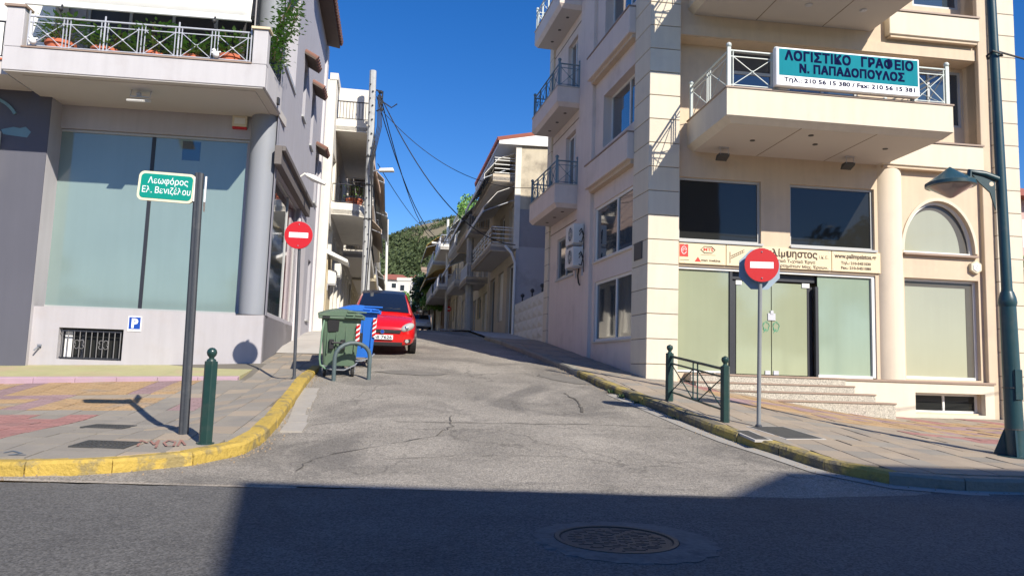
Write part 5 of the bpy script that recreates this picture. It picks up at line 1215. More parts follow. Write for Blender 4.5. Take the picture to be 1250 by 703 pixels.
for md_ in list(body.modifiers):
    if md_.type == 'EDGE_SPLIT': body.modifiers.remove(md_)
G = [(.78,.74,.69,.99),(1.22,.77,.64,1.22),(1.72,.79,.575,1.425),(2.3,.79,.575,1.49),(3.0,.79,.57,1.475),(3.55,.775,.55,1.41),(3.95,.74,.60,1.05)]
mb = MB(); rows = []
for (y, wb_, wt, zt) in G:
    rows.append([(wb_,y,.93),(wt+.02,y,zt-.05),(wt*.92,y,zt-.008),(wt*.5,y,zt+.012),(0,y,zt+.016),(-wt*.5,y,zt+.012),(-wt*.92,y,zt-.008),(-wt-.02,y,zt-.05),(-wb_,y,.93)])
n = 9; vs = [p for r_ in rows for p in r_]; fs = [(i*n+k,i*n+k+1,(i+1)*n+k+1,(i+1)*n+k) for i in range(len(rows)-1) for k in range(n-1)]+[tuple(range(n)), tuple(range((len(rows)-1)*n,len(rows)*n))]
mb.add(vs, fs); part('cabin_shell', mb, carred, car, local=True, smooth=True)
def cabin_patch(i0, i1, xs, lift, nme, m, lab=None):
    # a curved patch lying just proud of the shell, xs as fraction of top width
    mb = MB(); N = 8; M_ = (i1-i0)*1+1
    for i in range(i0, i1+1):
        y, wb_, wt, zt = G[i]
        for k in range(N+1):
            s = -1+2*k/N; x = s*wt*xs; zz = zt+.016-.024*abs(s*xs)**2.2+lift; mb.v.append((x, y-lift*.6, zz))
    for i in range(M_-1):
        for k in range(N): mb.f.append((i*(N+1)+k,i*(N+1)+k+1,(i+1)*(N+1)+k+1,(i+1)*(N+1)+k))
    return part(nme, mb, m, car, local=True, smooth=True, label=lab)
cabin_patch(0, 2, .93, .014, 'windscreen', glass('car_window_glass', (.010,.012,.016), .03, .7))
cabin_patch(2, 5, .97, .012, 'roof_panel', mk('black_car_paint', (.012,.012,.015), .45, 0, 1, 0, fine=0, coat=.15), 'black roof panel')
for s in (-1,1):
    def sp_(y, wb_, wt, zt, f): return (s*(wb_+(wt+.02-wb_)*f+.012), y, .93+(zt-.05-.93)*f)
    for (ya, yb) in ((1.45,2.35),(2.45,3.45)):
        q = []
        for (y, f) in ((ya,.12),(yb,.12),(yb,.88),(ya+(.28 if ya < 2 else 0),.88)):
            wb_ = lerpt([(a_[0],a_[1]) for a_ in G], y); wt = lerpt([(a_[0],a_[2]) for a_ in G], y); zt = lerpt([(a_[0],a_[3]) for a_ in G], y); q.append(sp_(y,wb_,wt,zt,f))
        part('side_window', MB().add(q, [(0,1,2,3)]), MATS['car_window_glass'], car, local=True)
    mb = MB(); mb.add([(s*.39,-.02,.64)], []) ; mb = MB()
    # almond shaped headlamp
    hl = part('headlight', MB().ball((0,0,0), 1, 20, 12), headg, car, local=True, smooth=True)
    hl.location = (s*.60,.10,.665); hl.scale = (.20,.11,.098); hl.rotation_euler = (math.radians(-18), s*math.radians(-24), s*math.radians(30))
    bz = part('headlight_lamp', MB().ball((0,0,0), 1, 14, 8), chrome, car, local=True, smooth=True); bz.location = (s*.57,-.005,.65); bz.scale = (.055,.03,.055)
    part('fog_lamp', MB().tube([(s*.60,-.005,.335),(s*.60,.08,.335)], .045, 14), headg, car, local=True)
    part('fog_lamp_recess', MB().hexa([(s*.50,.0,.29),(s*.68,.04,.29),(s*.68,.09,.29),(s*.50,.09,.29),(s*.54,-.0,.385),(s*.70,.04,.385),(s*.70,.09,.385),(s*.54,.09,.385)]), blackpl, car, .01, local=True)
    mr = part('wing_mirror', MB().ball((0,0,0), 1, 14, 8), blackpl, car, local=True, smooth=True); mr.location = (s*.93,1.15,1.02); mr.scale = (.085,.06,.06)
    part('mirror_arm', MB().tube([(s*.78,1.25,.97),(s*.93,1.24,1.0)], .025, 6), blackpl, car, local=True)
    for y in (.78,3.28):
        wh = part('wheel', MB().tube([(s*.66,y,.295),(s*.852,y,.295)], .30, 28), tyre, car, .02, local=True, smooth=False)
        part('rim', MB().tube([(s*.80,y,.295),(s*.858,y,.295)], .19, 20), galv, wh, local=True)
        part('wheel_arch', MB().tube([(s*.70,y,.31),(s*.849,y,.31)], .345, 28), blackpl, car, local=True)
part('grille', MB().hexa([(-.42,-.035,.515),(.42,-.035,.515),(.46,.1,.515),(-.46,.1,.515),(-.46,-.028,.60),(.46,-.028,.60),(.46,.1,.60),(-.46,.1,.60)]), blackpl, car, .012, local=True)
part('grille_slats', MB().box(-.42,.42,-.040,-.03,.54,.546).box(-.42,.42,-.040,-.03,.568,.574), steelg, car, local=True)
part('grille_chrome', MB().box(-.45,.45,-.038,-.02,.604,.612), chrome, car, local=True)
part('badge', disc(MB(), (0,-.045,.555), .052, 20, 0, -.012), chrome, car, local=True); part('badge_face', disc(MB(), (0,-.0575,.555), .042, 20, 0, -.002), bluep, car, local=True)
part('lower_intake', MB().hexa([(-.46,-.035,.20),(.46,-.035,.20),(.5,.1,.20),(-.5,.1,.20),(-.50,-.04,.30),(.50,-.04,.30),(.5,.1,.30),(-.5,.1,.30)]), blackpl, car, .012, local=True)
part('number_plate', MB().box(-.26,.26,-.062,-.045,.365,.475), whitep, car, .004, local=True)
FC = Fr((0,0), (1,0), 1)
cu_t = text('plate_lettering', 'NI 7626', FC, -.20, .385, .063, .075, ink, None, width=.43, bold=.03); cu_t.parent = car
part('bonnet_seam', MB().tube([(-.62,.16,.745),(-.40,.10,.72),(0,.085,.722),(.40,.10,.72),(.62,.16,.745)], .004, 4), blackpl, car, local=True)
for s in (-1,1): part('wiper', MB().tube([(s*.1-.25,.83,1.03),(s*.1+.32,.93,1.10)], .008, 4), blackpl, car, local=True)
part('dashboard_sticker', MB().ball((-.18,.93,1.085), .022, 8, 6), whitep, car, local=True)
# ================================================================ utility poles and wires
def util_pole(label, base, top, r0_, r1_, m, cat='utility pole'):
    t = thing('utility_pole', label, cat, tuple(base)); part('shaft', MB().tube([base-Vector((0,0,.4)), top], [r0_,r1_], 8), m, t); return t
PB = at(446,372,27.0); PB = Vector((PB.x,27,g(PB.x,27)+.1)); PT = at(455.5,87,27.0)
up = util_pole('tall pale concrete utility pole with stepped notches behind the red car', PB, PT, .165, .125, polec)
ntc = MB()
for k in range(26):
    p = PB+(PT-PB)*(.25+.72*k/26); s_ = (-1)**k*.05; ntc.box(p.x+s_-.025,p.x+s_+.025,p.y-.165,p.y-.08,p.z-.02,p.z+.02)
part('step_notch', ntc, steelg, up)
for z_ in (.42,.55,.66): p = PB+(PT-PB)*z_; part('strap', MB().lathe([(.168,-.02),(.168,.02)], tuple(p), 8), steelg, up)
br = PB+(PT-PB)*.90
part('insulator_bracket', MB().tube([br+Vector((.15,-.1,.2)),br+Vector((.40,-.1,.15)),br+Vector((.38,-.1,-.5)),br+Vector((.2,-.1,-.6))], .03, 5).tube([br+Vector((.2,-.1,-.1)),br+Vector((.75,-.1,-.45)),br+Vector((.95,-.1,-.3))], .025, 5), blackmet, up)
for k in range(4): part('insulator', MB().lathe([(.03,-.06),(.06,-.03),(.06,.03),(.03,.06)], tuple(br+Vector((.34+.02*k,-.12,.12-.22*k))), 10), blackpl, up)
cbm = MB()
for k in range(4): cbm.tube([br+Vector((.25+.03*k,-.15,.0)),br+Vector((.30+.05*k,-.25,-1.2)),br+Vector((.12+.03*k,-.3,-2.6)),br+Vector((.28,-.28,-4.6-.3*k)),br+Vector((.20,-.25,-8))], .018, 4)
part('drop_cables', cbm, cable, up)
al_ = at(455,209,26.8); ae = at(483,208,26.6)
ls = thing('street_lamp', 'grey street lamp head on a short arm fixed to the concrete utility pole', 'street lamp', tuple(al_))
part('arm', MB().tube([al_, al_+Vector((.3,0,.05))], .03, 6), galv, ls); part('lamp_head', MB().hexa([al_+Vector(v) for v in ((.22,-.12,-.02),(.78,-.12,.0),(.78,.12,.0),(.22,.12,-.02),(.26,-.10,.10),(.74,-.10,.13),(.74,.10,.13),(.26,.10,.10))]), winac, ls, .02)
def wire(name, label, P0, P1, sag, r=.016, n=14, mid=None):
    P0 = Vector(P0); P1 = Vector(P1); pts = []
    for k in range(n+1):
        s = k/n; p = P0+(P1-P0)*s; p.z -= sag*4*s*(1-s); pts.append(p)
    o = make(name, MB().tube(pts, r, 5), cable); o['label'] = label; o['category'] = 'cable'; o['group'] = None if 0 else 'overhead cables'; del o['group']
    return o
w0 = at(461,110,26.8)
wire('overhead_cable', 'thick black cable sagging from the concrete pole to the stained end wall', w0, at(629,299,30.8), 1.35, .02, 22)
wire('overhead_cable', 'black cable dropping steeply from the concrete pole towards the cream building up the street', at(460,118,26.9), at(556,291,50), 2.0, .02)
wire('overhead_cable', 'second black cable from the concrete pole running close beside the steep one', at(463,112,26.7), at(549,283,60), 2.6, .02)
wire('overhead_cable', 'thin cable crossing the sky from the concrete pole to the peach building', at(466,135,26.7), at(657,229,26.2), .85, .012, 22)
wire('overhead_cable', 'thin low cable from the street lamp arm up the street to the distant pole', at(461,200,26.7), at(530,284,70), .6, .016)
lpt = ax_(5.62); wire('overhead_cable', 'black cable leaving the right street lamp towards the right edge', lpt, (lpt.x+9,lpt.y+2,lpt.z+.2), .35, .014)
for k in (0,1): wire('overhead_cable', ('upper','lower')[k]+' of two cables along the left houses beyond the concrete pole', PB+(PT-PB)*(.72-.1*k), at(474-3*k,300+16*k,75), .9, .014)
# ================================================================ houses up the street
def arc_pts(F, u0, u1, d0, d1, r, round_near):
    pts = [(u1,d0),(u1,d1)]
    if round_near: pts += [(u0+r-r*math.sin(a_), d1-r+r*math.cos(a_)) for a_ in [math.pi/2*k/6 for k in range(7)]]
    else: pts += [(u0,d1)]
    return pts+[(u0,d0)]
def house(label, F, u0, u1, depth, z0, ztop, wm, levels, bd=.9, style='bars', rm=greymet, fm=None, roof=None, gf='shop', awning=None, bal=None, rnd=False, fasc=.35, winm=None, seed=1, railh=.9, awlist=(), nwin=2.4):
    rr = random.Random(seed); fm = fm or wm; winm = winm or glassd
    H = thing('house', label, 'house', F.w((u0+u1)/2, z0, -depth/2))
    holes = []; Lg = u1-u0; n = max(1, round(Lg/nwin))
    zl = list(levels)+[ztop]
    for li in range(len(levels)):
        if zl[li+1]-levels[li] < 1.9: continue
        for k in range(n):
            c = u0+Lg*(k+.5)/n; hw = min(.7, Lg/n*.36); holes.append((c-hw, c+hw, levels[li]+.15, levels[li]+min(2.2, zl[li+1]-levels[li]-.35), .2))
    gz = z0; 
    for k in range(n):
        c = u0+Lg*(k+.5)/n; hw = min(.85, Lg/n*.4)
        if levels and levels[0]-gz > 2.2: holes.append((c-hw, c+hw, gz+(.1 if k % 2 == 0 else .9), levels[0]-.45, .18))
    wb = wall_holes(MB(), F, u0, u1, z0-1.5, ztop, 0, holes, .2)
    part('front_wall', wb, wm, H)
    core = MB(); core.fbox(F, u0, u1, -depth, -.31, z0-1.5, ztop-.001); core.fbox(F, u0, u0+.25, -.31, -.001, z0-1.5, ztop-.002); core.fbox(F, u1-.25, u1, -.31, -.001, z0-1.5, ztop-.002); part('building_core', core, wm, H)
    for i, h in enumerate(holes):
        kind = rr.random()
        if kind < .3:
            sh = part('shutter', MB().fbox(F, h[0], h[1], -.2, -.12, h[2], h[3]), whiteframe if rr.random() < .5 else cream, H)
            sl2 = MB(); z = h[2]+.08
            while z < h[3]-.05: sl2.fbox(F, h[0]+.02, h[1]-.02, -.12, -.108, z, z+.05); z += .1
            part('shutter_slats', sl2, whiteframe, sh)
        else: window(H, F, h[0], h[1], h[2], h[3], -.16, winm, whiteframe if kind < .7 else greyframe, .06, mull=((h[0]+h[1])/2,))
    for li, z in enumerate(levels):
        ext = (u0+.25, u1-.1) if not bal else bal[li]
        if ext is None: continue
        a, b = ext; pts = arc_pts(F, a, b, 0, bd, min(bd,.85), rnd and li == 0)
        B_ = part('balcony', MB(), fm, H)
        part('slab', MB().prism([xy(F.w(p[0],0,p[1])) for p in pts], z, z+.16), soffitm if not rnd else wm, B_)
        fp_ = MB(); pin = arc_pts(F, a+.1, b-.1, 0, bd-.1, min(bd,.85)-.1, rnd and li == 0)
        for k in range(len(pts)-1):
            p, q, pi, qi = pts[k], pts[k+1], pin[k], pin[k+1]
            fp_.hexa([F.w(p[0],z-.03,p[1]),F.w(q[0],z-.03,q[1]),F.w(qi[0],z-.03,qi[1]),F.w(pi[0],z-.03,pi[1]),F.w(p[0],z+fasc,p[1]),F.w(q[0],z+fasc,q[1]),F.w(qi[0],z+fasc,qi[1]),F.w(pi[0],z+fasc,pi[1])])
        part('parapet', fp_, fm, B_)
        mb = MB(); mid = [((p[0]+q[0])/2,(p[1]+q[1])/2) for p, q in zip(pts, pin)]
        for p, q in zip(mid, mid[1:]): rail_panel(mb, F, p, q, z+fasc, z+fasc+railh*.8, style=style, r=.014)
        part('railing', mb, rm, B_)
        if li in awlist:
            zt = (zl[li+1] if li+1 < len(zl) else z+2.6)-.15; am = MB(); N = 12
            for k in range(N+1):
                uu = a+(b-a)*k/N
                for (dd, zz) in ((.02,zt),(bd*.8,zt-.35),(bd*1.35,zt-1.05),(bd*1.35,zt-1.25)): am.v.append(F.w(uu,zz+.02*math.sin(k*2.1),dd))
            for k in range(N):
                for j in range(3): q = k*4+j; am.f.append((q,q+4,q+5,q+1))
            aw2 = part('awning', am, awning or awn, H); aw2.modifiers.new('sol','SOLIDIFY').thickness = .02
            part('awning_bar', MB().tube([F.w(a,zt-1.25,bd*1.35),F.w(b,zt-1.25,bd*1.35)], .03, 6).tube([F.w(a+.1,zt-.6,.02),F.w(a+.1,zt-1.2,bd*1.33)], .02, 4), galv, H)
    if roof:
        hh = 1.3; ov = .9
        rf = part('roof', MB().hexa([F.w(u0-.2,ztop,ov),F.w(u1+.2,ztop,ov),F.w(u1+.2,ztop+.2,-depth),F.w(u0-.2,ztop+.2,-depth),F.w(u0-.2,ztop+.14,ov),F.w(u1+.2,ztop+.14,ov),F.w(u1+.2,ztop+hh,-depth*.5),F.w(u0-.2,ztop+hh,-depth*.5)]), whiteframe, H)
        tm = MB(); 
        for k in range(int((u1-u0+.4)/.28)):
            uu = u0-.1+k*.28; tm.tube([F.w(uu,ztop+.2,ov+.06),F.w(uu,ztop+hh+.07,-depth*.5)], .12, 6)
        part('roof_tiles', tm, roof, rf)
    else: part('roof_parapet', MB().fbox(F, u0-.02, u1+.02, -.25, .05, ztop, ztop+.25), fm, H)
    return H
RR = Fr((.12,31.2), (-.165,1), -1); LL = Fr((-6.72,26.9), (-.16,1), 1)
stained = mk('stained_yellow_render', (.52,.46,.35), .9, .2, .9, .4, 60, streak=.15, stain=(.22,.19,.15), stain_amt=.95, stain_scale=1.1, slo=.45)
shadewall = mk('grey_painted_wall_shade', (.30,.29,.30), .95, .1, 1.3, .5, 40, stain=(.22,.22,.23), stain_amt=.5)  # grey band: peach building's roof shadow painted into the end wall colour
patch = mk('patched_pale_cement', (.42,.41,.42), .95, .1, 1.3, .5, 40, stain=(.28,.27,.27), stain_amt=.9, stain_scale=.8)
beigeh = mk('beige_house_render', (.52,.45,.35), .9, .1, 1.2, .2, 60, streak=.12, stain=(.34,.29,.23), stain_amt=.4)
whiteh = mk('off_white_house_render', (.66,.63,.57), .9, .08, 1.2, .2, 60, streak=.12, stain=(.45,.42,.37), stain_amt=.4)
creamh = mk('cream_house_render', (.66,.58,.42), .9, .08, 1.2, .2, 60, streak=.1, stain=(.45,.38,.28), stain_amt=.4)
brownh = mk('brown_house_render', (.30,.22,.17), .9, .1, 1.2, .2, 60)
H1_ = house('beige house with a stained yellow end wall and red tiled loft beyond the gate', RR, 0, 8.2, 9, 2.5, 10.6, beigeh, [6.15,9.15], bd=1.05, style='h', rm=whiteframe, fm=beigeh, roof=rooftile_red, bal=[(.3,7.4),(.3,8.0)], awlist=(0,1), awning=awn, seed=3, fasc=.28)
nE = Vector((-RR.u.x,-RR.u.y,0)); FE = Fr(RR.w(0,0,0)[:2], (1,.14), 1)
part('end_wall', MB().fbox(FE, -.02, 5.5, .002, .05, 7.9, 10.6), stained, H1_, label='stained yellow upper end wall'); part('end_wall', MB().fbox(FE, -.02, 5.5, .002, .045, 6.3, 7.9), shadewall, H1_); part('end_wall', MB().fbox(FE, -.02, 5.5, .002, .04, .6, 6.3), patch, H1_)
part('corner_pipe', MB().tube([FE.w(-.5,6.3,.12),FE.w(-.22,6.0,.15),FE.w(-.06,5.6,.14),FE.w(-.06,2.5,.12)], .055, 8), whiteframe, H1_, smooth=True); part('corner_post', MB().fbox(FE, -.14, .1, -.1, .08, 6.2, 10.6), whiteh, H1_)
house('narrow beige house with a small caged balcony, second on the right', RR, 8.4, 16.0, 9, 3.1, 10.3, creamh, [5.7,8.3], bd=1.15, style='bars', rm=whiteframe, fm=beigeh, bal=[(8.8,12.6),(8.7,15.6)], awlist=(1,), seed=5, fasc=.3)
house('pale house with awnings, third on the right up the street', RR, 16.2, 22.6, 9, 3.5, 11.2, whiteh, [6.3,8.9], bd=1.1, style='bars', fm=whiteh, awlist=(0,1), seed=8)
house('tall cream house with a blank sunlit end wall, fourth on the right up the street', RR, 25.0, 32, 8, 3.9, 13.2, creamh, [7.0,10.0], bd=1.5, style='bars', fm=whiteh, seed=9)
house('brown balconied house, fifth on the right up the street', RR, 32.4, 43, 8, 4.2, 12.6, brownh, [7.0,9.8], bd=1.6, style='bars', fm=whiteh, awlist=(0,1), awning=mk('ochre_awning_fabric', (.62,.42,.12), .85, .05, 2, .1, 80), seed=11)
house('pale house near the crest on the right of the street', RR, 43.4, 58, 8, 4.6, 11.6, whiteh, [7.3,9.6], bd=1.4, style='bars', fm=creamh, awlist=(0,), seed=12)
# left row
H2_ = house('off white house with a rounded first floor balcony, first on the left up the street', LL, 0, 8.5, 9, 2.3, 11.6, whiteh, [6.75,9.95], bd=1.35, style='bars', rm=blackmet, fm=whiteh, rnd=True, bal=[(.75,8.2),(.75,8.2)], seed=21, awlist=(), fasc=.42)
part('upper_parapet_wall', MB().fbox(LL, .8, .95, .05, 1.28, 10.37, 11.6), whiteh, H2_); part('stone_cladding', MB().fbox(LL, .3, 2.2, .002, .03, 2.3, 5.2), mk('pale_stone_cladding', (.55,.46,.30), .9, .2, 5, .6, 20), H2_)
am = MB()
for k in range(9):
    for (dd, zz) in ((1.2,9.9),(1.45,9.0),(1.75,7.9),(1.78,7.7)): am.v.append(LL.w(1.0+k*.6,zz,dd))
for k in range(8):
    for j in range(3): q = k*4+j; am.f.append((q,q+4,q+5,q+1))
part('side_awning', am, mk('brown_faded_awning_fabric', (.45,.33,.27), .85, .08, 3, .1, 80), H2_).modifiers.new('sol','SOLIDIFY').thickness = .02
part('end_wall_detail', MB().fbox(LL, -.02, -.001, -.9, -.5, 2.3, 11.4), whiteframe, H2_)
cn = part('tiled_canopy', MB().hexa([LL.w(.1,5.15,0),LL.w(1.5,5.15,0),LL.w(1.5,4.85,.75),LL.w(.1,4.85,.75),LL.w(.1,5.3,0),LL.w(1.5,5.3,0),LL.w(1.5,4.95,.75),LL.w(.1,4.95,.75)]), whiteframe, H2_)
house('pale house with striped awnings, second on the left up the street', LL, 8.7, 17.5, 9, 3.0, 11.4, whiteh, [6.3,8.9], bd=1.3, style='bars', rm=blackmet, fm=whiteh, awlist=(0,1), awning=mk('tan_awning_fabric', (.62,.50,.40), .85, .08, 3, .1, 80), seed=22)
house('cream house with stacked balconies, third on the left up the street', LL, 17.7, 29, 9, 3.4, 11.5, creamh, [6.2,8.8], bd=1.4, style='bars', fm=creamh, awlist=(1,), seed=23)
house('white house with a terrace, fourth on the left up the street', LL, 29.4, 42, 9, 3.9, 10.8, whiteh, [6.6,9.0], bd=1.3, style='bars', fm=whiteh, awlist=(0,), seed=24)
house('low cream house near the crest on the left of the street', LL, 42.5, 60, 9, 4.3, 10.6, creamh, [7.0], bd=1.3, style='bars', fm=whiteh, seed=25)
ac_unit(LL, .95, 4.35, .03, 'white air conditioning unit low on the first house on the left up the street', .7, .5); ac_unit(LL, 3.2, 4.9, .03, 'second air conditioning unit on the first house on the left, under its awning', .7, .5)
potplant('terracotta planter with flowers at the near end of the rounded left balcony', 1.35, .8, 7.0, .3, .45, .5, LL, .45, 80); potplant('leafy green pot plant on the rounded left balcony beside the planter', 2.6, .95, 7.0, .22, .4, .8, LL, .4, 90)
# houses beyond the crest
def far_house(label, p, w, d, h, m, roofm=None, rz=0, nx=3, nz=3):
    x, y, z = p; t = thing('house', label, 'house', (x,y,z), rz)
    part('wall', MB().box(-w/2,w/2,0,d,-3,h), m, t, local=True)
    for j in range(nz):
        zz = h*(j+.35)/nz
        for k in range(nx):
            xx = -w/2+w*(k+.5)/nx; f = part('window', MB().box(xx-w/nx*.24,xx+w/nx*.24,-.03,.05,zz,zz+h/nz*.45), whiteframe, t, local=True); part('pane', MB().box(xx-w/nx*.2,xx+w/nx*.2,-.05,.04,zz+.06,zz+h/nz*.45-.06), glassd, f, local=True)
        part('balcony', MB().box(-w*.48,w*.48,-1.1,-.01,zz-.35,zz-.2).box(-w*.48,w*.48,-1.1,-1.02,zz-.2,zz+.35), m, t, local=True)
    if roofm: part('roof', MB().add([(-w/2-.4,-.5,h),(w/2+.4,-.5,h),(w/2+.4,d+.5,h),(-w/2-.4,d+.5,h),(-w/4,d/2,h+1.6),(w/4,d/2,h+1.6)], [(0,1,5,4),(1,2,5),(2,3,4,5),(3,0,4),(0,3,2,1)]), roofm, t, local=True)
    else: part('roof_parapet', MB().box(-w/2-.1,w/2+.1,-.1,d+.1,h,h+.5), m, t, local=True)
    return t
def gp(px, Y, z): return ((px-625)/920*Y, Y, z)
far_house('white house with a red tiled roof at the far left end of the street', gp(480,150,5.2), 6.6, 9, 13.0, whiteh, rooftile_red, .15, 3, 4)
far_house('pale house below the hill seen past the white house', gp(503,120,5.2), 5, 9, 9.5, whiteh, None, -.1)
far_house('cream house on the lower hill slope behind the street trees', gp(514,150,5.2), 6, 9, 13, creamh, rooftile_red, .1)
far_house('grey apartment house at the far right end of the street', gp(533,118,5.2), 5, 9, 11, brownh, None, .1)
far_house('low beige house on the lower hill slope in the centre', gp(522,170,5.2), 6, 9, 12, beigeh, rooftile_red, -.1)
# gate
GF = Fr(RS.w(9.12,0,-.05)[:2], (.14-RS.w(9.12,0,-.05)[0], 31.15-RS.w(9.12,0,-.05)[1]), -1)
GL = math.hypot(.14-RS.w(9.12,0,0)[0], 31.15-RS.w(9.12,0,0)[1])
gt = thing('metal_gate', 'white metal yard gate with raised diamond panels beside the peach building', 'gate', GF.w(GL/2,2.4,0))
part('gate_frame', MB().fbox(GF, .02, GL-.05, -.03, .02, 1.6, 3.85), whiteh, gt)
for i in range(6):
    for j in range(4):
        a_ = .06+(GL-.15)*i/6; b__ = .02+(GL-.15)*(i+1)/6; c_ = 2.3+.38*j; e_ = c_+.35; cx, cz = (a_+b__)/2, (c_+e_)/2
        part('diamond_panel', MB().add([GF.w(a_,c_,.021),GF.w(b__,c_,.021),GF.w(b__,e_,.021),GF.w(a_,e_,.021),GF.w(cx,cz,.09)], [(0,1,4),(1,2,4),(2,3,4),(3,0,4)]), whiteh, gt)
for u_ in (.4,2.2,4.2): part('spike', MB().tube([GF.w(u_,3.85,0),GF.w(u_,4.05,0)], .03, 6).ball(GF.w(u_,4.08,0), .08, 8, 5), blackmet, gt)
# street poles right
for (lb, px, Y, ytop, r, m) in (('dark concrete pole on the right pavement up the street', 572, 41, 258, .20, polec), ('slim white lamp pole on the right, beyond the dark concrete pole', 544, 58, 268, .10, winac), ('thin pole with a white box far up the street on the right', 530, 80, 322, .10, winac), ('slim pole far up the street left of centre', 500, 80, 340, .09, winac), ('slim pole far up the street beside the street trees', 508, 84, 335, .09, winac), ('thin pole rising above the left houses far up the street', 470, 60, 268, .10, winac)):
    x = (px-625)/920*Y; b0 = at(px, 405, Y); b0 = Vector((b0.x, Y, g(b0.x,Y))); tp_ = at(px+3, ytop, Y); util_pole(lb, b0, tp_, r*1.2, r, m)
lp = at(546,300,58); t = thing('street_lamp', 'white street lamp head on the slim pole far up the street on the right', 'street lamp', tuple(lp)); part('lamp_head', MB().tube([lp,lp+Vector((-.6,0,.15)),lp+Vector((-1.2,0,.2))], [.04,.06,.10], 6), winac, t)
# distant round no entry sign
dn = at(547.6,377,60); t = thing('no_entry_sign', 'small distant red round sign up the street on the right', 'road sign', tuple(dn)); part('sign_plate', disc(MB(), dn, .22, 20, 0, .02), redsign, t); part('white_bar', MB().box(dn.x-.14,dn.x+.14,dn.y-.03,dn.y-.005,dn.z-.035,dn.z+.035), whitep, t); part('pole', MB().tube([(dn.x,dn.y+.05,g(dn.x,dn.y)),(dn.x,dn.y+.05,dn.z)], .04, 6), galv, t)
# far vehicles
def small_car(label, px, Y, m):
    x = (px-625)/920*Y; t = thing('parked_car', label, 'car', (x,Y,g(x,Y)), .16)
    mb = MB(); prof = [(0,.3),(0,.7),(.9,.95),(1.5,1.42),(3.2,1.45),(3.9,1.0),(4.1,.8),(4.1,.3)]
    mb.add([(-.82,y,z) for y,z in prof]+[(.82,y,z) for y,z in prof], [tuple(range(8)),tuple(range(8,16))]+[(k,(k+1)%8,8+(k+1)%8,8+k) for k in range(8)]); part('body', mb, m, t, .08, local=True)
    part('windscreen', MB().add([(-.68,.93,1.0),(.68,.93,1.0),(.6,1.47,1.40),(-.6,1.47,1.40)], [(0,1,2,3)]), glassd, t, local=True).location = (0,-.03,.02)
    for s in (-1,1):
        part('headlight', MB().box(s*.6-.15,s*.6+.15,-.02,.05,.6,.72), headg, t, local=True)
        for y in (.8,3.2): part('wheel', MB().tube([(s*.7,y,.3),(s*.86,y,.3)], .3, 16), tyre, t, local=True)
    part('number_plate', MB().box(-.25,.25,-.02,.0,.42,.52), whitep, t, local=True)
small_car('white car parked far up the street beyond the red one', 516, 64, mk('white_car_paint', (.6,.6,.6), .3, 0, 1, 0, fine=0, coat=.8))
# ================================================================ trees and hill
def leaf_cloud(mb, c, R3, n, s, rr):
    for _ in range(n):
        while True:
            v = Vector((rr.uniform(-1,1),rr.uniform(-1,1),rr.uniform(-1,1)))
            if .15 < v.length < 1: break
        p = Vector(c)+Vector((v.x*R3[0],v.y*R3[1],v.z*R3[2])); a = Vector((rr.gauss(0,1),rr.gauss(0,1),rr.gauss(0,1))).normalized(); b_ = a.orthogonal().normalized(); c2 = a.cross(b_); l = s*rr.uniform(.6,1.3)
        mb.add([p-b_*l,p+c2*l*.45,p+b_*l,p-c2*l*.45], [(0,1,2,3)])
def tree(label, x, y, z, h, w, m=leafd, n=1800, s=.16, seed=1, name='street_tree'):
    rr = random.Random(seed); t = thing(name, label, 'tree', (x,y,z)); tr = MB(); tr.tube([(x,y,z-.3),(x+.05,y,z+h*.3),(x-.03,y,z+h*.6)], [.05*h*.5,.04*h*.4,.015*h], 8); cr_ = MB()
    for k in range(11):
        a = rr.uniform(0,6.28); q = rr.uniform(.2,.75)*w; zz = z+h*rr.uniform(.42,.88); c = (x+math.cos(a)*q, y+math.sin(a)*q, zz); tr.tube([(x,y,z+h*.35),((x+c[0])/2,(y+c[1])/2,zz-.3),c], [.07,.05,.02], 5); r_ = w*rr.uniform(.3,.5); leaf_cloud(cr_, c, (r_,r_,r_*.8), n//11, s, rr)
    part('trunk', tr, barkm, t); o = part('crown', cr_, m, t); return t
for i, (lb, px, Y, h, w, m) in enumerate((('dark leafy street tree overhanging the road at the end of the street', 524, 76, 6.3, 2.2, leafd), ('broader street tree behind the dark one', 517, 84, 6.6, 2.2, leafd), ('bright green young tree left of the dark street trees', 497, 88, 5.0, 1.7, leaf), ('bright green tree in front of the white far house', 489, 84, 4.4, 1.4, leaf), ('rounded green tree close to the right houses far up the street', 531, 72, 5.6, 1.8, leaf))):
    x = (px-625)/920*Y; tree(lb, x, Y, g(x,Y), h, w, m, 3000, .17, i+3)
rp = RR.w(14,0,.6); x = rp[0]; t = thing('roof_plants', 'green plants trailing over an upper balcony of the second house on the right', 'plant', (rp[0],rp[1],10.6)); m_ = MB(); leaf_cloud(m_, (rp[0],rp[1],10.6), (.7,2.2,1.0), 1300, .10, random.Random(4)); o = part('foliage', m_, leaf, t); o['kind'] = 'stuff'
from mathutils import noise as MN
def hill_h(x, y):
    d = (y-260)/300; base = smoothstep(0, 1, d)*smoothstep(-260, -20, x)*(1-.6*smoothstep(60,400,x))
    h = 104*base+9*MN.noise(Vector((x*.012,y*.012,.3)))*base+3.5*MN.noise(Vector((x*.04,y*.04,1.3)))*base
    return 5+h-.0*y
hm = MB(); nx, ny = 120, 70
for j in range(ny+1):
    for i in range(nx+1):
        x = -420+820*i/nx; y = 200+520*j/ny; hm.v.append((x,y,hill_h(x,y)-.5))
for j in range(ny):
    for i in range(nx): a = j*(nx+1)+i; hm.f.append((a,a+1,a+2+nx,a+1+nx))
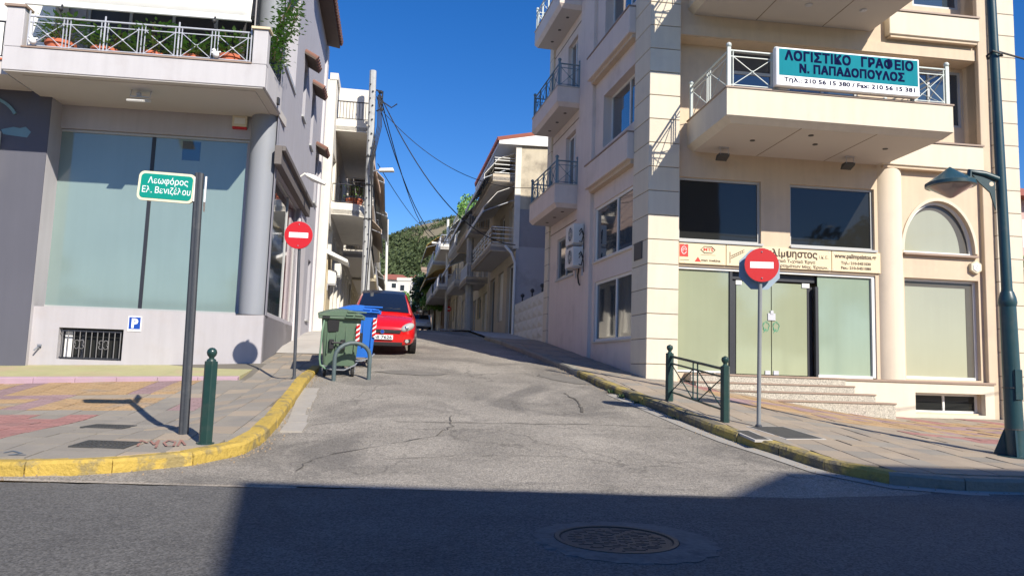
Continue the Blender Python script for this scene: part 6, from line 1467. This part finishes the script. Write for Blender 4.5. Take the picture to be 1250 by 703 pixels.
rock = mk('hill_earth_and_rock', (.20,.17,.11), .95, .25, .05, .4, 2, fine=.1, stain=(.075,.09,.035), stain_amt=1.0, stain_scale=.03)
o = make('hill', hm, rock, smooth=True); o['kind'] = 'structure'; o['label'] = 'wooded hill with a rocky tan crest beyond the end of the street'
fm_ = MB(); rr = random.Random(9)
for k in range(11000):
    y = rr.uniform(225,600); x = rr.uniform(-.20,-.055)*y; hz = hill_h(x,y)
    rocky = smoothstep(72,100,hz)*.9*(.55+.45*smoothstep(-.3,.3,MN.noise(Vector((x*.02,y*.02,9)))))
    if rr.random() < rocky or MN.noise(Vector((x*.03,y*.03,5))) < -.45: continue
    s = rr.uniform(1.0,2.3)*(1-.4*rocky); leaf_cloud(fm_, (x,y,hz+s*.6), (s,s,s), 9, s*.6, rr)
o = make('hillside_wood', fm_, pine); o['kind'] = 'stuff'; o['label'] = 'olive green pines and scrub covering the hillside'; o['category'] = 'wood'
# ================================================================ far right edge and the buildings across the main road
far_house('low pink wall and house behind the street lamp at the far right', (17.0,24.0,.6), 8, 8, 6.6, mk('dusty_pink_render', (.50,.36,.33), .9, .1, 1, .2, 60), rooftile_red, .13, 3, 2)
w_ = make('pink_garden_wall', MB().fbox(R, 9.32, 20, .05, .35, 0, 3.9), MATS['dusty_pink_render']); tag(w_, 'tall dusty pink garden wall right of the banded end pillar', 'wall')
t = thing('garden_shrub', 'small green shrub above the pink garden wall at the right edge', 'shrub', R.w(9.8,3.9,-.3)); m_ = MB(); leaf_cloud(m_, R.w(9.9,4.1,-.3), (.5,.5,.35), 500, .06, rr); part('foliage', m_, leaf, t); part('stem', MB().tube([R.w(9.9,3.0,-.3),R.w(9.9,4.1,-.3)], .03, 5), barkm, t)
bb_ = thing('apartment_building', 'apartment building across the main road, behind the viewer', 'building', (14,-8,0))
part('wall', MB().prism([(6.35,-5.3),(16.5,-5.3),(16.5,-19),(10.6,-19)], -.1, 11.75), beigeh, bb_); part('wall', MB().prism([(13.0,-5.15),(17.2,-4.8),(17.2,-19.5),(11.3,-19.5),(11.3,-7.7)], -.1, 12.95), beigeh, bb_)
for fl in range(4):
    for k in range(3): part('window', MB().box(7.0+k*1.6,8.0+k*1.6,-5.3,-5.25,1+fl*2.9,2.6+fl*2.9), glassd, bb_)
t = thing('low_building', 'low pale building across the main road, behind the viewer', 'building', (-12,-9,0)); part('wall', MB().box(-34,3.5,-16,-8,-.1,4.2), whiteh, t)
for (x, y, h, wh) in ((-9,-13,8,'the left'),(1.5,-12,8.5,'the corner'),(-22,-14,8,'the far left'),(21,-13,8,'the right beside the tall building'),(25,-10,8,'the right'),(29.5,-11,12.5,'the far right'),(34,-12,13.5,'the very far right')): tree('tree across the main road, behind the viewer, at %s' % wh, x, y, 0, h, 3.2, leafd, 1500, .25, int(h*3+x), 'roadside_tree')

# ================================================================ groups of look-alike things
GR = {'road sign':'round no entry signs', 'bin':'plastic wheelie bins at the left kerb', 'drain grate':'drain grates in the left pavement', 'access cover':'access covers in the right pavement', 'air conditioner':'outdoor air conditioning units', 'floodlight':'floodlights under the balconies', 'potted plant':'potted plants on the balconies', 'ornament':'white bird figurines on the balcony rail', 'tree':'trees', 'cable':'overhead cables', 'street lamp':'street lamps', 'utility pole':'utility poles along the side street', 'alarm box':'alarm boxes on the shop walls', 'house':'houses along the side street and below the hill', 'car':'cars parked along the side street'}
for o in COL.objects:
    if o.parent is None and o.get('category') in GR: o['group'] = GR[o['category']]
